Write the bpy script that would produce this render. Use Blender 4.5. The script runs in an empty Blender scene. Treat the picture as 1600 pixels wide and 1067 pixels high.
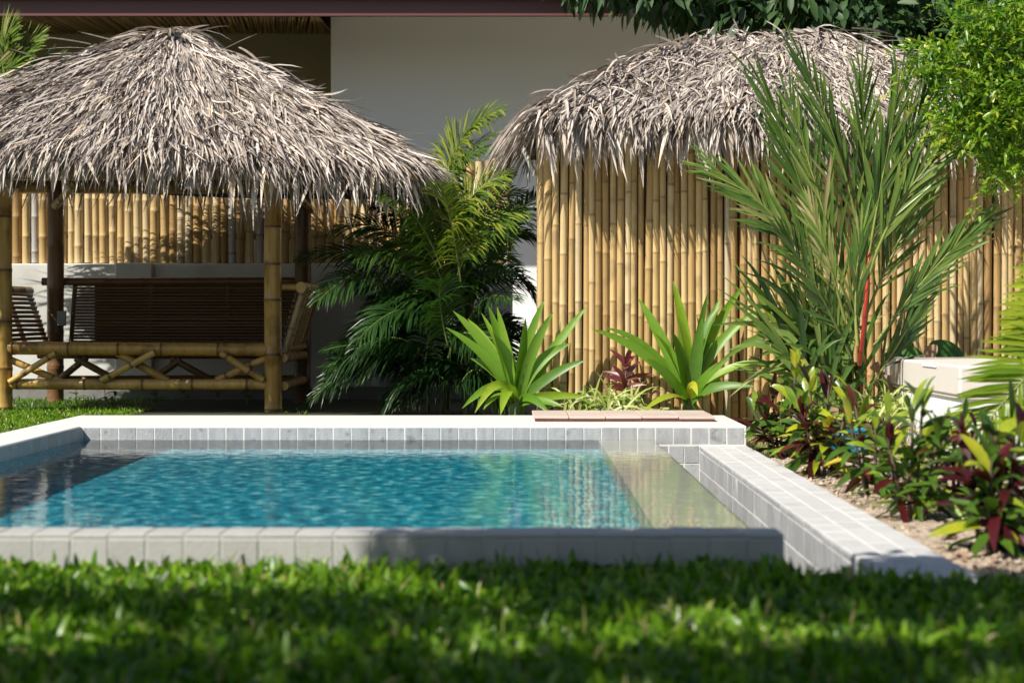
import bpy, math, random
import numpy as np

# ---------------------------------------------------------------- camera, sky, sun, exposure
S = bpy.context.scene
COL = S.collection
CAM_H = 0.704           # camera height above the pool water (z = 0)
F = 2800.0              # focal length in photograph pixels (1600 wide)
cam_d = bpy.data.cameras.new('camera')
cam = bpy.data.objects.new('camera', cam_d)
COL.objects.link(cam)
cam.location = (0, 0, CAM_H)
cam.rotation_euler = (math.pi / 2, 0, 0)
cam_d.sensor_width = 36
cam_d.lens = F * 36 / 1600
cam_d.shift_x = -13 / 1600
cam_d.shift_y = -36.5 / 1600
cam_d.clip_start = 0.05
cam_d.clip_end = 500
cam_d.dof.use_dof = True
cam_d.dof.focus_distance = 12.0
cam_d.dof.aperture_fstop = 2.8
S.camera = cam

SUN_TO = np.array([-0.75, -0.68, 1.0])
SUN_TO = SUN_TO / np.linalg.norm(SUN_TO)
SUN_EL = math.asin(SUN_TO[2])
SUN_ROT = math.atan2(SUN_TO[0], SUN_TO[1])
W = bpy.data.worlds.new('World')
S.world = W
W.use_nodes = True
wn = W.node_tree.nodes
sky = wn.new('ShaderNodeTexSky')
sky.sky_type = 'NISHITA'
sky.sun_disc = False
sky.sun_elevation = SUN_EL
sky.sun_rotation = SUN_ROT
W.node_tree.links.new(sky.outputs[0], wn['Background'].inputs[0])
wn['Background'].inputs[1].default_value = 0.065
sun_d = bpy.data.lights.new('sun', 'SUN')
sun = bpy.data.objects.new('sun', sun_d)
COL.objects.link(sun)
sun.location = (-8, -6, 12)
from mathutils import Vector
sun.rotation_euler = Vector(SUN_TO).to_track_quat('Z', 'Y').to_euler()
sun_d.energy = 5.0
sun_d.angle = math.radians(0.5)
sun_d.color = (1.0, 0.94, 0.84)
S.view_settings.view_transform = 'Standard'
S.view_settings.look = 'None'
S.view_settings.exposure = 0.5
S.view_settings.gamma = 1
S.view_settings.use_curve_mapping = False
S.render.engine = 'CYCLES'
S.cycles.max_bounces = 10
S.cycles.transparent_max_bounces = 16
S.cycles.use_denoising = True

# ---------------------------------------------------------------- helpers
RNG = np.random.default_rng(7)
random.seed(7)

def px(x, y, Y):
    """world point at depth Y seen at photograph pixel x, y"""
    return np.array([(x - 813) / F * Y, Y, CAM_H - (y - 497) / F * Y])

def nrm(v):
    v = np.asarray(v, float)
    return v / np.maximum(np.linalg.norm(v, axis=-1, keepdims=True), 1e-9)

def tag(o, label=None, cat=None, group=None, kind=None):
    if label: o['label'] = label
    if cat: o['category'] = cat
    if group: o['group'] = group
    if kind: o['kind'] = kind
    return o

def thing(name, label, cat, loc=(0, 0, 0), group=None):
    o = bpy.data.objects.new(name, None)
    o.empty_display_size = 0.1
    COL.objects.link(o)
    o.location = tuple(float(c) for c in loc)
    return tag(o, label, cat, group)

def wloc(o):
    p = np.zeros(3)
    while o is not None:
        p = p + np.array(o.location)
        o = o.parent
    return p

class MB:
    """collects geometry in world coordinates; every vertex carries rnd (colour variation) and mark (stain)"""
    def __init__(self):
        self.v, self.f, self.r, self.m, self.n = [], [], [], [], 0
        self.mi = []
    def add(self, v, faces, rnd=0.5, mark=0.0, mi=0):
        v = np.asarray(v, float).reshape(-1, 3)
        self.v.append(v)
        self.r.append(np.broadcast_to(np.asarray(rnd, float), (len(v),)).copy())
        self.m.append(np.broadcast_to(np.asarray(mark, float), (len(v),)).copy())
        for fa in (faces if isinstance(faces, list) else [faces]):
            fa = np.asarray(fa, int)
            if len(fa):
                self.f.append(fa + self.n)
                self.mi.append(np.full(len(fa), mi))
        self.n += len(v)
        return self
    def box(self, lo, hi, ch=0.0, rnd=0.5, mi=0):
        lo, hi = np.minimum(lo, hi).astype(float), np.maximum(lo, hi).astype(float)
        c, h = (lo + hi) / 2, (hi - lo) / 2
        if ch <= 0:
            v = np.array([[x, y, z] for x in (-1, 1) for y in (-1, 1) for z in (-1, 1)]) * h + c
            q = [[0, 1, 3, 2], [4, 6, 7, 5], [0, 4, 5, 1], [2, 3, 7, 6], [0, 2, 6, 4], [1, 5, 7, 3]]
            return self.add(v, np.array(q), rnd, 0, mi)
        vs, idx = [], {}
        for sx in (-1, 1):
            for sy in (-1, 1):
                for sz in (-1, 1):
                    for a in range(3):
                        p = np.array([sx, sy, sz]) * (h - ch)
                        p[a] = (sx, sy, sz)[a] * h[a]
                        idx[(sx, sy, sz, a)] = len(vs)
                        vs.append(p + c)
        quads, tris = [], []
        for a in range(3):
            b, d = (a + 1) % 3, (a + 2) % 3
            for s in (-1, 1):
                ring = []
                for (u, w) in ((-1, -1), (1, -1), (1, 1), (-1, 1)):
                    k = [0, 0, 0]; k[a] = s; k[b] = u; k[d] = w
                    ring.append(idx[(*k, a)])
                quads.append(ring if s > 0 else ring[::-1])
            for u in (-1, 1):
                for w in (-1, 1):
                    k0 = [0, 0, 0]; k0[b] = u; k0[d] = w
                    k1 = list(k0); k0[a] = -1; k1[a] = 1
                    q = [idx[(*k0, b)], idx[(*k1, b)], idx[(*k1, d)], idx[(*k0, d)]]
                    quads.append(q if u * w < 0 else q[::-1])
        for sx in (-1, 1):
            for sy in (-1, 1):
                for sz in (-1, 1):
                    t = [idx[(sx, sy, sz, a)] for a in range(3)]
                    tris.append(t if sx * sy * sz > 0 else t[::-1])
        return self.add(np.array(vs), [np.array(quads), np.array(tris)], rnd, 0, mi)
    def tube(self, pts, rad, n=8, rnd=0.5, mark=0.0, cap=True, mi=0, squash=1.0):
        pts = np.asarray(pts, float)
        k = len(pts)
        rad = np.broadcast_to(np.asarray(rad, float), (k,))
        t = nrm(np.gradient(pts, axis=0))
        ref = np.array([0, 0, 1.0]) if abs(t[0][2]) < 0.9 else np.array([0, 1.0, 0])
        s = nrm(np.cross(t, ref)); u = nrm(np.cross(s, t))
        a = np.linspace(0, 2 * math.pi, n, endpoint=False)
        v = pts[:, None] + rad[:, None, None] * (np.cos(a)[None, :, None] * s[:, None] + squash * np.sin(a)[None, :, None] * u[:, None])
        i = np.arange(k - 1)[:, None] * n; j = np.arange(n)[None, :]; j2 = (j + 1) % n
        q = np.stack([i + j, i + n + j, i + n + j2, i + j2], -1).reshape(-1, 4)
        mk = np.repeat(np.broadcast_to(np.asarray(mark, float), (k,)), n)
        rr = np.repeat(np.broadcast_to(np.asarray(rnd, float), (k,)), n)
        self.add(v.reshape(-1, 3), q, rr, mk, mi)
        if cap:
            self.add(v[0], np.arange(n)[::1][None, :], rr[:n], 0.3, mi)
            self.add(v[-1], np.arange(n)[::-1][None, :], rr[-n:], 0.3, mi)
        return self
    def ribbon(self, c, w, up, fold=0.0, rnd=0.5, tipmark=True, mi=0):
        """c [N,K,3] centre lines, w [N,K] half widths, up [N,3] or [N,K,3]"""
        c = np.asarray(c, float); N, K = c.shape[:2]
        w = np.broadcast_to(np.asarray(w, float), (N, K))
        up = np.asarray(up, float)
        if up.ndim == 1: up = up[None, None]
        elif up.ndim == 2: up = up[:, None]
        up = np.broadcast_to(up, c.shape)
        t = nrm(np.gradient(c, axis=1))
        s = nrm(np.cross(t, up)); nn = nrm(np.cross(s, t))
        tt = np.broadcast_to(np.linspace(0, 1, K)[None], (N, K))
        rnd = np.broadcast_to(np.asarray(rnd, float), (N,))
        if np.any(fold):
            fd = np.broadcast_to(np.asarray(fold, float), (N,))[:, None, None]
            a = c - s * w[..., None] + nn * fd * w[..., None]
            b = c + s * w[..., None] + nn * fd * w[..., None]
            v = np.stack([a, c, b], 2); m = 3
        else:
            v = np.stack([c - s * w[..., None], c + s * w[..., None]], 2); m = 2
        base = (np.arange(N) * K * m)[:, None, None]
        k = (np.arange(K - 1) * m)[None, :, None]; j = np.arange(m - 1)[None, None]
        o = base + k + j
        q = np.stack([o, o + 1, o + m + 1, o + m], -1).reshape(-1, 4)
        self.add(v.reshape(-1, 3), q, np.repeat(rnd, K * m), np.repeat(tt.reshape(-1), m), mi)
        return self
    def blades(self, base, d, L, w, droop=0.3, up=(0, 0, 1), K=4, fold=0.0, rnd=0.5, prof='lance', mi=0, grav=(0, 0, -1)):
        base = np.asarray(base, float); N = len(base)
        d = nrm(np.broadcast_to(d, (N, 3))); L = np.broadcast_to(np.asarray(L, float), (N,))
        droop = np.broadcast_to(np.asarray(droop, float), (N,)); w = np.broadcast_to(np.asarray(w, float), (N,))
        t = np.linspace(0, 1, K)
        c = base[:, None] + d[:, None] * (L[:, None] * t)[..., None] + np.asarray(grav, float) * (droop[:, None] * L[:, None] * t ** 2)[..., None]
        return self.ribbon(c, w[:, None] * 0.5 * PROF(prof, t)[None], up, fold, rnd, mi=mi)
    def mesh(self, name, mats, origin=(0, 0, 0), smooth=True):
        me = bpy.data.meshes.new(name)
        if self.n:
            v = np.concatenate(self.v) - np.asarray(origin, float)
            me.vertices.add(len(v)); me.vertices.foreach_set('co', v.astype(np.float32).ravel())
            loops = np.concatenate([f.ravel() for f in self.f])
            tot = np.concatenate([np.full(len(f), f.shape[1]) for f in self.f])
            st = np.concatenate([[0], np.cumsum(tot)[:-1]])
            me.loops.add(len(loops)); me.loops.foreach_set('vertex_index', loops.astype(np.int32))
            me.polygons.add(len(tot)); me.polygons.foreach_set('loop_start', st.astype(np.int32))
            me.polygons.foreach_set('loop_total', tot.astype(np.int32))
            me.polygons.foreach_set('material_index', np.concatenate(self.mi).astype(np.int32))
            me.polygons.foreach_set('use_smooth', np.full(len(tot), smooth))
            for nm, arr in (('rnd', self.r), ('mark', self.m)):
                a = me.attributes.new(nm, 'FLOAT', 'POINT')
                a.data.foreach_set('value', np.concatenate(arr).astype(np.float32))
            me.update(calc_edges=True)
            me.validate()
        for mm in (mats if isinstance(mats, (list, tuple)) else [mats]):
            me.materials.append(mm)
        return me
    def build(self, name, mats, parent=None, loc=None, smooth=True):
        o0 = np.asarray(loc if loc is not None else (wloc(parent) if parent is not None else (0, 0, 0)), float)
        o = bpy.data.objects.new(name, self.mesh(name, mats, o0, smooth))
        COL.objects.link(o)
        if parent is not None:
            o.parent = parent
            o.location = tuple(o0 - wloc(parent))
        else:
            o.location = tuple(o0)
        return o

def inst(name, me, loc, parent=None, rot=(0, 0, 0), scale=(1, 1, 1)):
    """an object sharing mesh data, at a world location"""
    o = bpy.data.objects.new(name, me)
    COL.objects.link(o)
    l = np.asarray(loc, float)
    if parent is not None:
        o.parent = parent
        l = l - wloc(parent)
    o.location = tuple(l); o.rotation_euler = rot; o.scale = scale
    return o

def PROF(kind, t):
    if kind == 'lance': return np.clip(np.sin(math.pi * (0.12 + 0.86 * t) ** 0.8), 0.03, 1)
    if kind == 'strap': return np.clip(0.75 + 0.5 * t - 1.25 * t ** 5, 0.04, 1) * np.clip(1.02 - t ** 6, 0.02, 1)
    if kind == 'ellipse': return np.clip(np.sin(math.pi * (0.04 + 0.95 * t)) ** 0.75, 0.05, 1)
    if kind == 'grass': return np.clip(1 - t ** 2.2, 0.05, 1)
    if kind == 'lily': return np.clip((.55 + 1.1 * t) * (1 - t ** 1.6) ** .8, .03, 1)
    if kind == 'leaflet': return np.clip((0.45 + 1.6 * t) * (1 - t ** 2.2), 0.04, 1)
    return np.ones_like(t)

def bez(b, c, e, K=8):
    t = np.linspace(0, 1, K)[:, None]
    return (1 - t) ** 2 * np.asarray(b, float) + 2 * t * (1 - t) * np.asarray(c, float) + t ** 2 * np.asarray(e, float)

# ---------------------------------------------------------------- materials
def mk(name, stops, src='rnd', amt=0.6, namt=0.5, nscale=(6, 6, 6), rough=0.5, bump=0.0, bscale=None, trans=0.0,
       tcol=None, spec=0.5, marks=None, rvar=0.0, detail=5, mark_pow=1.0, metallic=0.0, blot=None):
    """procedural material: variation (attribute rnd or object random) plus noise through a colour ramp.
    marks = (colour, strength, from, to): staining driven by the vertex attribute mark.
    blot = (colour, scale, low, high, strength): weathering patches"""
    m = bpy.data.materials.new(name); m.use_nodes = True
    nt = m.node_tree; N = nt.nodes; Lk = nt.links.new
    bs = N['Principled BSDF']
    tc = N.new('ShaderNodeTexCoord')
    oi = N.new('ShaderNodeObjectInfo')
    off = N.new('ShaderNodeVectorMath'); off.operation = 'MULTIPLY_ADD'
    Lk(oi.outputs['Random'], off.inputs[0]); off.inputs[1].default_value = (37, 53, 71); Lk(tc.outputs['Object'], off.inputs[2])
    mp = N.new('ShaderNodeMapping'); mp.inputs['Scale'].default_value = nscale
    Lk(off.outputs[0], mp.inputs['Vector'])
    no = N.new('ShaderNodeTexNoise'); no.inputs['Scale'].default_value = 1; no.inputs['Detail'].default_value = detail
    no.inputs['Roughness'].default_value = 0.6
    Lk(mp.outputs[0], no.inputs['Vector'])
    def math_(op, a, b, c=None, clamp=False):
        n = N.new('ShaderNodeMath'); n.operation = op; n.use_clamp = clamp
        for i, x in enumerate((a, b, c)):
            if x is None: continue
            if hasattr(x, 'links'): Lk(x, n.inputs[i])
            else: n.inputs[i].default_value = x
        return n.outputs[0]
    nz = math_('MULTIPLY_ADD', math_('SUBTRACT', no.outputs['Fac'], 0.5), namt * 2, 0.0)
    if src == 'rnd':
        at = N.new('ShaderNodeAttribute'); at.attribute_name = 'rnd'; sv = at.outputs['Fac']
    elif src == 'obj':
        sv = oi.outputs['Random']
    else:
        sv = None
    if sv is not None:
        base = math_('MULTIPLY_ADD', math_('SUBTRACT', sv, 0.5), amt, 0.5)
    else:
        v = N.new('ShaderNodeValue'); v.outputs[0].default_value = 0.5; base = v.outputs[0]
    fac = math_('ADD', base, nz, clamp=True)
    rp = N.new('ShaderNodeValToRGB')
    el = rp.color_ramp.elements
    while len(el) > 1: el.remove(el[-1])
    el[0].position = stops[0][0]; el[0].color = (*stops[0][1], 1)
    for p, c in stops[1:]:
        e = el.new(p); e.color = (*c, 1)
    Lk(fac, rp.inputs[0])
    colr = rp.outputs[0]
    def mixc(f, a, col):
        x = N.new('ShaderNodeMix'); x.data_type = 'RGBA'
        Lk(f, x.inputs[0]); Lk(a, x.inputs[6]); x.inputs[7].default_value = (*col, 1)
        return x.outputs[2]
    def rng(v, lo, hi, a, b):
        r = N.new('ShaderNodeMapRange'); r.interpolation_type = 'SMOOTHSTEP'
        Lk(v, r.inputs[0])
        for i, x in enumerate((lo, hi, a, b)): r.inputs[i + 1].default_value = x
        return r.outputs[0]
    if blot:
        n3 = N.new('ShaderNodeTexNoise'); n3.inputs['Scale'].default_value = blot[1]; n3.inputs['Detail'].default_value = 6
        Lk(off.outputs[0], n3.inputs['Vector'])
        colr = mixc(rng(n3.outputs['Fac'], blot[2], blot[3], 0, blot[4]), colr, blot[0])
    if marks:
        am = N.new('ShaderNodeAttribute'); am.attribute_name = 'mark'
        mv = math_('MULTIPLY_ADD', nz, 0.35, am.outputs['Fac'])
        colr = mixc(rng(mv, marks[2], marks[3], 0, marks[1]), colr, marks[0])
    Lk(colr, bs.inputs['Base Color'])
    bs.inputs['Roughness'].default_value = rough
    if rvar:
        Lk(math_('MULTIPLY_ADD', nz, rvar, rough, clamp=True), bs.inputs['Roughness'])
    bs.inputs['Specular IOR Level'].default_value = spec
    bs.inputs['Metallic'].default_value = metallic
    if bump:
        nb = N.new('ShaderNodeTexNoise'); nb.inputs['Detail'].default_value = 6
        mp2 = N.new('ShaderNodeMapping'); mp2.inputs['Scale'].default_value = bscale or nscale
        Lk(off.outputs[0], mp2.inputs['Vector']); Lk(mp2.outputs[0], nb.inputs['Vector']); nb.inputs['Scale'].default_value = 1
        b = N.new('ShaderNodeBump'); b.inputs['Strength'].default_value = bump; b.inputs['Distance'].default_value = 0.01
        Lk(nb.outputs['Fac'], b.inputs['Height']); Lk(b.outputs[0], bs.inputs['Normal'])
    if trans:
        tr = N.new('ShaderNodeBsdfTranslucent'); ms = N.new('ShaderNodeMixShader'); ms.inputs[0].default_value = trans
        if tcol:
            x = N.new('ShaderNodeMix'); x.data_type = 'RGBA'; x.blend_type = 'MULTIPLY'; x.inputs[0].default_value = 1
            Lk(colr, x.inputs[6]); x.inputs[7].default_value = (*tcol, 1); Lk(x.outputs[2], tr.inputs[0])
        else:
            Lk(colr, tr.inputs[0])
        Lk(bs.outputs[0], ms.inputs[1]); Lk(tr.outputs[0], ms.inputs[2])
        Lk(ms.outputs[0], N['Material Output'].inputs[0])
    return m

M = {}
M['bamboo'] = mk('bamboo_cane', [(0.0, (.27, .155, .05)), (.3, (.45, .295, .115)), (.6, (.56, .395, .175)), (.85, (.60, .46, .25)), (1, (.42, .36, .26))],
    'obj', .85, .26, (40, 40, 1.6), .58, .25, (120, 120, 3), marks=((.14, .075, .025), .55, .5, 1.0), rvar=.4, blot=((.27, .18, .085), 5.0, .52, .70, .6))
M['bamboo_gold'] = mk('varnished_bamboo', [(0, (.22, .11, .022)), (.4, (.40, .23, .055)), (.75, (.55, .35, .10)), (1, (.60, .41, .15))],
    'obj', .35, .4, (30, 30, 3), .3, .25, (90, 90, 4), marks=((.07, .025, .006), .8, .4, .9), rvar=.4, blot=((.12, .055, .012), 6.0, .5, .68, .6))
M['bamboo_grey'] = mk('weathered_grey_bamboo', [(0, (.36, .34, .32)), (1, (.55, .52, .48))], 'obj', .5, .3, (40, 40, 2), .5, .2, marks=((.15, .12, .1), .7, .45, .95))
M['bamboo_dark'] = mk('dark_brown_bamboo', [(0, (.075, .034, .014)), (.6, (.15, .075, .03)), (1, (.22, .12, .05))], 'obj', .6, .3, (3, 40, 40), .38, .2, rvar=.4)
M['thatch'] = mk('dry_palm_thatch', [(0, (.07, .05, .038)), (.3, (.23, .185, .155)), (.6, (.47, .41, .365)), (.85, (.70, .635, .575)), (1, (.62, .50, .36))],
    'rnd', 1.0, .28, (30, 30, 30), .6, 0, trans=.12, spec=.35)
M['thatch_under'] = mk('thatch_underlayer', [(0, (.05, .035, .025)), (1, (.13, .095, .07))], 'none', 0, .7, (25, 25, 60), .8, .6, (60, 60, 60))
M['plaster_white'] = mk('white_painted_plaster', [(0, (.56, .56, .52)), (1, (.70, .70, .67))], 'none', 0, .5, (2, 2, 2), .6, .12, (30, 30, 30), blot=((.34, .33, .28), 1.8, .5, .75, .6))
M['plinth'] = mk('shaded_stained_plinth', [(0, (.14, .14, .125)), (1, (.26, .26, .24))], 'none', 0, .8, (5, 5, 5), .8, .2, (40, 40, 40))  # darker grey carries the shade and stains at the wall foot
M['coping_white'] = mk('pale_cement_coping', [(0, (.60, .585, .55)), (1, (.74, .725, .69))], 'none', 0, .6, (9, 9, 9), .7, .15, (70, 70, 70), blot=((.50, .47, .42), 3.0, .6, .78, .4))
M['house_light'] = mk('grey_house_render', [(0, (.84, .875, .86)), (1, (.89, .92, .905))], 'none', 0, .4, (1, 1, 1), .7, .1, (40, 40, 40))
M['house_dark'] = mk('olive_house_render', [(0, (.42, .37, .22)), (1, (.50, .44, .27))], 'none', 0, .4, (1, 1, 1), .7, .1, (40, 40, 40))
M['fascia'] = mk('maroon_painted_fascia', [(0, (.115, .045, .04)), (1, (.16, .065, .055))], 'none', 0, .4, (1, 20, 20), .45, .05)
M['roof_tile'] = mk('dark_roof', [(0, (.06, .03, .028)), (1, (.1, .05, .045))], 'none', 0, .5, (3, 3, 3), .7)
M['reed'] = mk('reed_ceiling', [(0, (.18, .10, .035)), (.5, (.40, .25, .10)), (1, (.55, .37, .17))], 'rnd', .9, .2, (20, 20, 20), .6)
M['reed_bounce'] = mk('pale_bounce_reed', [(0, (.62, .56, .40)), (1, (.72, .66, .50))], 'none', 0, .5, (3, 3, 3), .7)
M['tile'] = mk('grey_stone_tile', [(0, (.23, .24, .25)), (.5, (.34, .35, .36)), (1, (.46, .465, .475))], 'obj', .30, .55, (30, 30, 7), .55, .25, (90, 90, 90), rvar=.3, blot=((.16, .165, .18), 17, .58, .74, .75))
M['rim'] = mk('pale_rim_mortar', [(0, (.40, .395, .385)), (1, (.52, .515, .505))], 'none', 0, .5, (20, 20, 20), .8, .2, (90, 90, 90))
M['rim_tile'] = mk('warm_grey_rim_tile', [(0, (.36, .355, .34)), (1, (.48, .475, .46))], 'obj', .25, .5, (14, 14, 5), .6, .2, (90, 90, 90), blot=((.25, .25, .23), 9, .6, .8, .5))
M['tile_top'] = mk('pale_stone_tile', [(0, (.46, .455, .45)), (1, (.62, .615, .605))], 'obj', .35, .5, (22, 22, 22), .6, .2, (90, 90, 90), blot=((.34, .335, .33), 9, .6, .78, .5))
M['grout'] = mk('white_grout', [(0, (.50, .495, .48)), (1, (.62, .615, .60))], 'none', 0, .5, (20, 20, 20), .8, .2, (90, 90, 90))
M['pool'] = mk('turquoise_mosaic', [(0, (.004, .13, .21)), (.42, (.014, .27, .39)), (.68, (.04, .44, .55)), (1, (.36, .78, .80))], 'none', 0, 1.5, (16, 16, 16), .35, 0, detail=4)
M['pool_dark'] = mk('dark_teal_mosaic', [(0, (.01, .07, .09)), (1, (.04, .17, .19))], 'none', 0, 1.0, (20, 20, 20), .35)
M['pool_grey'] = mk('wet_grey_pool_tile', [(0, (.42, .40, .34)), (1, (.60, .57, .49))], 'none', 0, .6, (7, 7, 7), .4, .1)
M['lid_tile'] = mk('pinkish_cover_tile', [(0, (.46, .37, .32)), (1, (.60, .50, .44))], 'obj', .4, .4, (12, 12, 12), .65, .15, (90, 90, 90), blot=((.33, .25, .2), 8, .62, .8, .5))
M['lid_edge'] = mk('brown_cover_frame', [(0, (.18, .07, .05)), (1, (.28, .13, .10))], 'none', 0, .5, (12, 12, 12), .6)
M['box_cream'] = mk('cream_moulded_cover', [(0, (.60, .57, .52)), (1, (.68, .65, .60))], 'none', 0, .4, (4, 4, 4), .55, .05, (60, 60, 60))
M['box_white'] = mk('white_box_paint', [(0, (.74, .77, .79)), (1, (.82, .84, .85))], 'none', 0, .4, (4, 4, 4), .5, .05)
M['metal'] = mk('grey_plastic', [(0, (.35, .36, .36)), (1, (.45, .46, .46))], 'none', 0, .3, (4, 4, 4), .4)
M['blue'] = mk('blue_plastic', [(0, (.02, .30, .50)), (1, (.05, .45, .65))], 'none', 0, .3, (4, 4, 4), .35)
M['bark'] = mk('bark', [(0, (.06, .04, .028)), (.6, (.14, .10, .07)), (1, (.24, .19, .14))], 'none', 0, .9, (12, 12, 3), .85, .6, (40, 40, 10))
M['bounce_path'] = mk('pale_bounce_concrete', [(0, (.72, .71, .68)), (1, (.82, .81, .78))], 'none', 0, .5, (5, 5, 5), .85, .2, (60, 60, 60))
M['soil'] = mk('sandy_bed_soil', [(0, (.20, .145, .10)), (.45, (.42, .325, .24)), (1, (.60, .49, .39))], 'none', 0, 1.4, (38, 38, 38), .9, 1.0, (70, 70, 70), blot=((.09, .085, .04), 1.3, .5, .66, .6))
M['lawn_soil'] = mk('lawn_soil', [(0, (.015, .022, .008)), (1, (.05, .055, .02))], 'none', 0, .8, (9, 9, 9), .95, .5)
G = lambda n, st, tr=.3, rough=.38, amt=1.0, **k: mk(n, st, 'rnd', amt, .16, (14, 14, 14), rough, 0, trans=tr, tcol=(1.0, 1.25, .55), **k)
M['grass'] = G('lawn_blade', [(0, (.02, .06, .008)), (.4, (.095, .22, .011)), (.84, (.25, .41, .022)), (.94, (.34, .38, .08)), (1, (.46, .38, .18))], .42, .33)
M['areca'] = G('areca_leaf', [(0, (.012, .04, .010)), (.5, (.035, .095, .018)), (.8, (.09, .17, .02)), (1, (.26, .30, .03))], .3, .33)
M['redpalm'] = G('sealing_wax_palm_leaf', [(0, (.022, .06, .018)), (.5, (.085, .165, .03)), (.82, (.19, .27, .05)), (.95, (.30, .33, .11)), (1, (.45, .36, .2))], .25, .36, marks=((.40, .31, .19), .7, .93, 1.05))
M['crinum'] = G('lily_leaf', [(0, (.06, .16, .012)), (.6, (.16, .31, .02)), (.85, (.28, .41, .03)), (1, (.48, .46, .04))], .35, .42, marks=((.36, .27, .10), .8, .95, 1.06))
M['varieg'] = G('variegated_blade', [(0, (.10, .22, .03)), (.5, (.30, .38, .07)), (1, (.58, .58, .26))], .3, .4)
M['croton'] = G('croton_leaf', [(0, (.03, .005, .008)), (.25, (.085, .010, .014)), (.38, (.15, .03, .016)), (.46, (.03, .065, .012)), (.72, (.09, .18, .018)), (.88, (.30, .36, .022)), (1, (.55, .42, .03))], .25, .3)
M['cordy'] = G('red_cordyline_leaf', [(0, (.09, .015, .02)), (1, (.28, .07, .075))], .25, .35)
M['shrub'] = G('bright_shrub_leaf', [(0, (.03, .10, .01)), (.5, (.10, .23, .015)), (.85, (.22, .34, .02)), (1, (.42, .42, .05))], .35, .36)
M['darkleaf'] = G('glossy_dark_leaf', [(0, (.012, .035, .012)), (.6, (.035, .085, .02)), (.95, (.07, .14, .03)), (1, (.25, .22, .02))], .22, .55)
M['broad'] = G('broad_leaf', [(0, (.03, .10, .012)), (1, (.08, .20, .03))], .25, .3)
M['dry'] = mk('dry_leaf', [(0, (.30, .17, .10)), (1, (.55, .38, .27))], 'rnd', .8, .4, (20, 20, 20), .7, trans=.2)
M['frond_tip'] = G('yellow_green_palm_leaf', [(0, (.06, .15, .01)), (.5, (.16, .28, .015)), (1, (.40, .45, .04))], .4, .36)
M['stem_green'] = mk('green_stem', [(0, (.05, .09, .02)), (1, (.16, .21, .05))], 'rnd', .8, .4, (20, 20, 20), .45)
M['stem_red'] = mk('red_crownshaft', [(0, (.10, .05, .012)), (.3, (.26, .018, .008)), (1, (.42, .045, .015))], 'rnd', 1.0, .4, (40, 40, 9), .45, marks=((.05, .02, .01), .8, .5, 1.0))
M['rachis'] = mk('palm_rachis', [(0, (.07, .11, .025)), (1, (.30, .33, .08))], 'rnd', .8, .3, (20, 20, 20), .4)
# ---------------------------------------------------------------- ground, pool and water
YF, YB = 10.37, 11.52          # far coping: front and back edge
YN0, YN1 = 5.20, 5.36          # near wall
XL, XLO = -2.535, -2.83        # left coping
XI, XW = 0.452, 0.767          # overflow wall (its top is under water)
XG, XR = 1.035, 1.311          # gutter outer face, outer side of the low right wall
ZC, ZR, ZN = 0.080, -0.031, 0.079
YR0 = 5.02                     # near end of the low right wall

def ground():
    xs = [-120, -30, XLO + .1, XR - .1, 30, 120]
    ys = [-60, -5, 4.6, YB - .1, 30, 160]
    mb = MB()
    for i in range(5):
        for j in range(5):
            if i == 2 and j == 2: continue
            n = 14 if (1 <= i <= 3 and 1 <= j <= 3) else 2
            X = np.linspace(xs[i], xs[i + 1], n); Y = np.linspace(ys[j], ys[j + 1], n)
            gx, gy = np.meshgrid(X, Y, indexing='ij')
            z = -0.075 + 0.065 * np.clip((gy - 8.5) / 3, 0, 1) * (gx < 0) + .0 * gx
            inner = (i == 2)
            z = z + 0.012 * np.sin(gx * 3.1) * np.cos(gy * 2.3) * (n > 2)
            v = np.stack([gx, gy, z], -1).reshape(-1, 3)
            a = np.arange(n - 1)[:, None] * n + np.arange(n - 1)[None]
            mb.add(v, np.stack([a, a + n, a + n + 1, a + 1], -1).reshape(-1, 4), mi=0 if gx.mean() > XW and gy.mean() < 30 and gy.mean() > 4.6 else 1)
    return tag(mb.build('ground', [M['soil'], M['lawn_soil']]), kind='structure')
ground()

tag(MB().box((-14, 16.0, -.2), (6, 17.895, -.02)).build('bounce_path', M['bounce_path'], smooth=False), kind='structure')  # pale strip added to bounce sunlight up to the house wall

pool = thing('swimming_pool', 'rectangular swimming pool with grey tiled overflow walls and pale coping', 'pool', (0, 8, 0))
DP = -0.66
mb = MB()    # basin: floor and inner walls (thick)
mb.box((XL, YN1, DP - .1), (XI, YF, DP))
mb.box((XL - .1, YN1, DP), (XL, YF, -.03)); mb.box((XL, YN1 - .1, DP), (XI, YN1, -.03))
basin = mb.build('basin', M['pool'], pool, smooth=False)
mb = MB(); mb.box((XL, YF, DP), (XI, YF + .1, -.045)); mb.build('far_inner_wall', M['pool_dark'], pool, smooth=False)
mb = MB(); mb.box((XI, YN1, -1.3), (XW, YF, -.022))
ovw = mb.build('overflow_wall', M['pool_grey'], pool, smooth=False)
mb = MB()
mb.box((XLO, YF, -.5), (XR, YB, ZC), .006)
mb.build('far_coping', M['coping_white'], pool, smooth=False)
mb = MB(); mb.box((XLO, YN0, -.5), (XL - .0055, YF, ZC - .001), .006)
mb.build('left_coping', M['coping_white'], pool, smooth=False)
mb = MB(); mb.box((XLO, YN0 + .003, -.5), (XW - .004, YN1 - .003, ZN - .003))
mb.build('near_wall', M['rim'], pool, smooth=False)
mb = MB(); mb.box((XG + .003, YR0, -.7), (XR - .003, YF, ZR - .003))
mb.build('right_wall', M['grout'], pool, smooth=False)
mb = MB(); mb.box((XW, YR0, -.72), (XG, YF, -.62))
mb.build('gutter_floor', M['grout'], pool, smooth=False)

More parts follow.
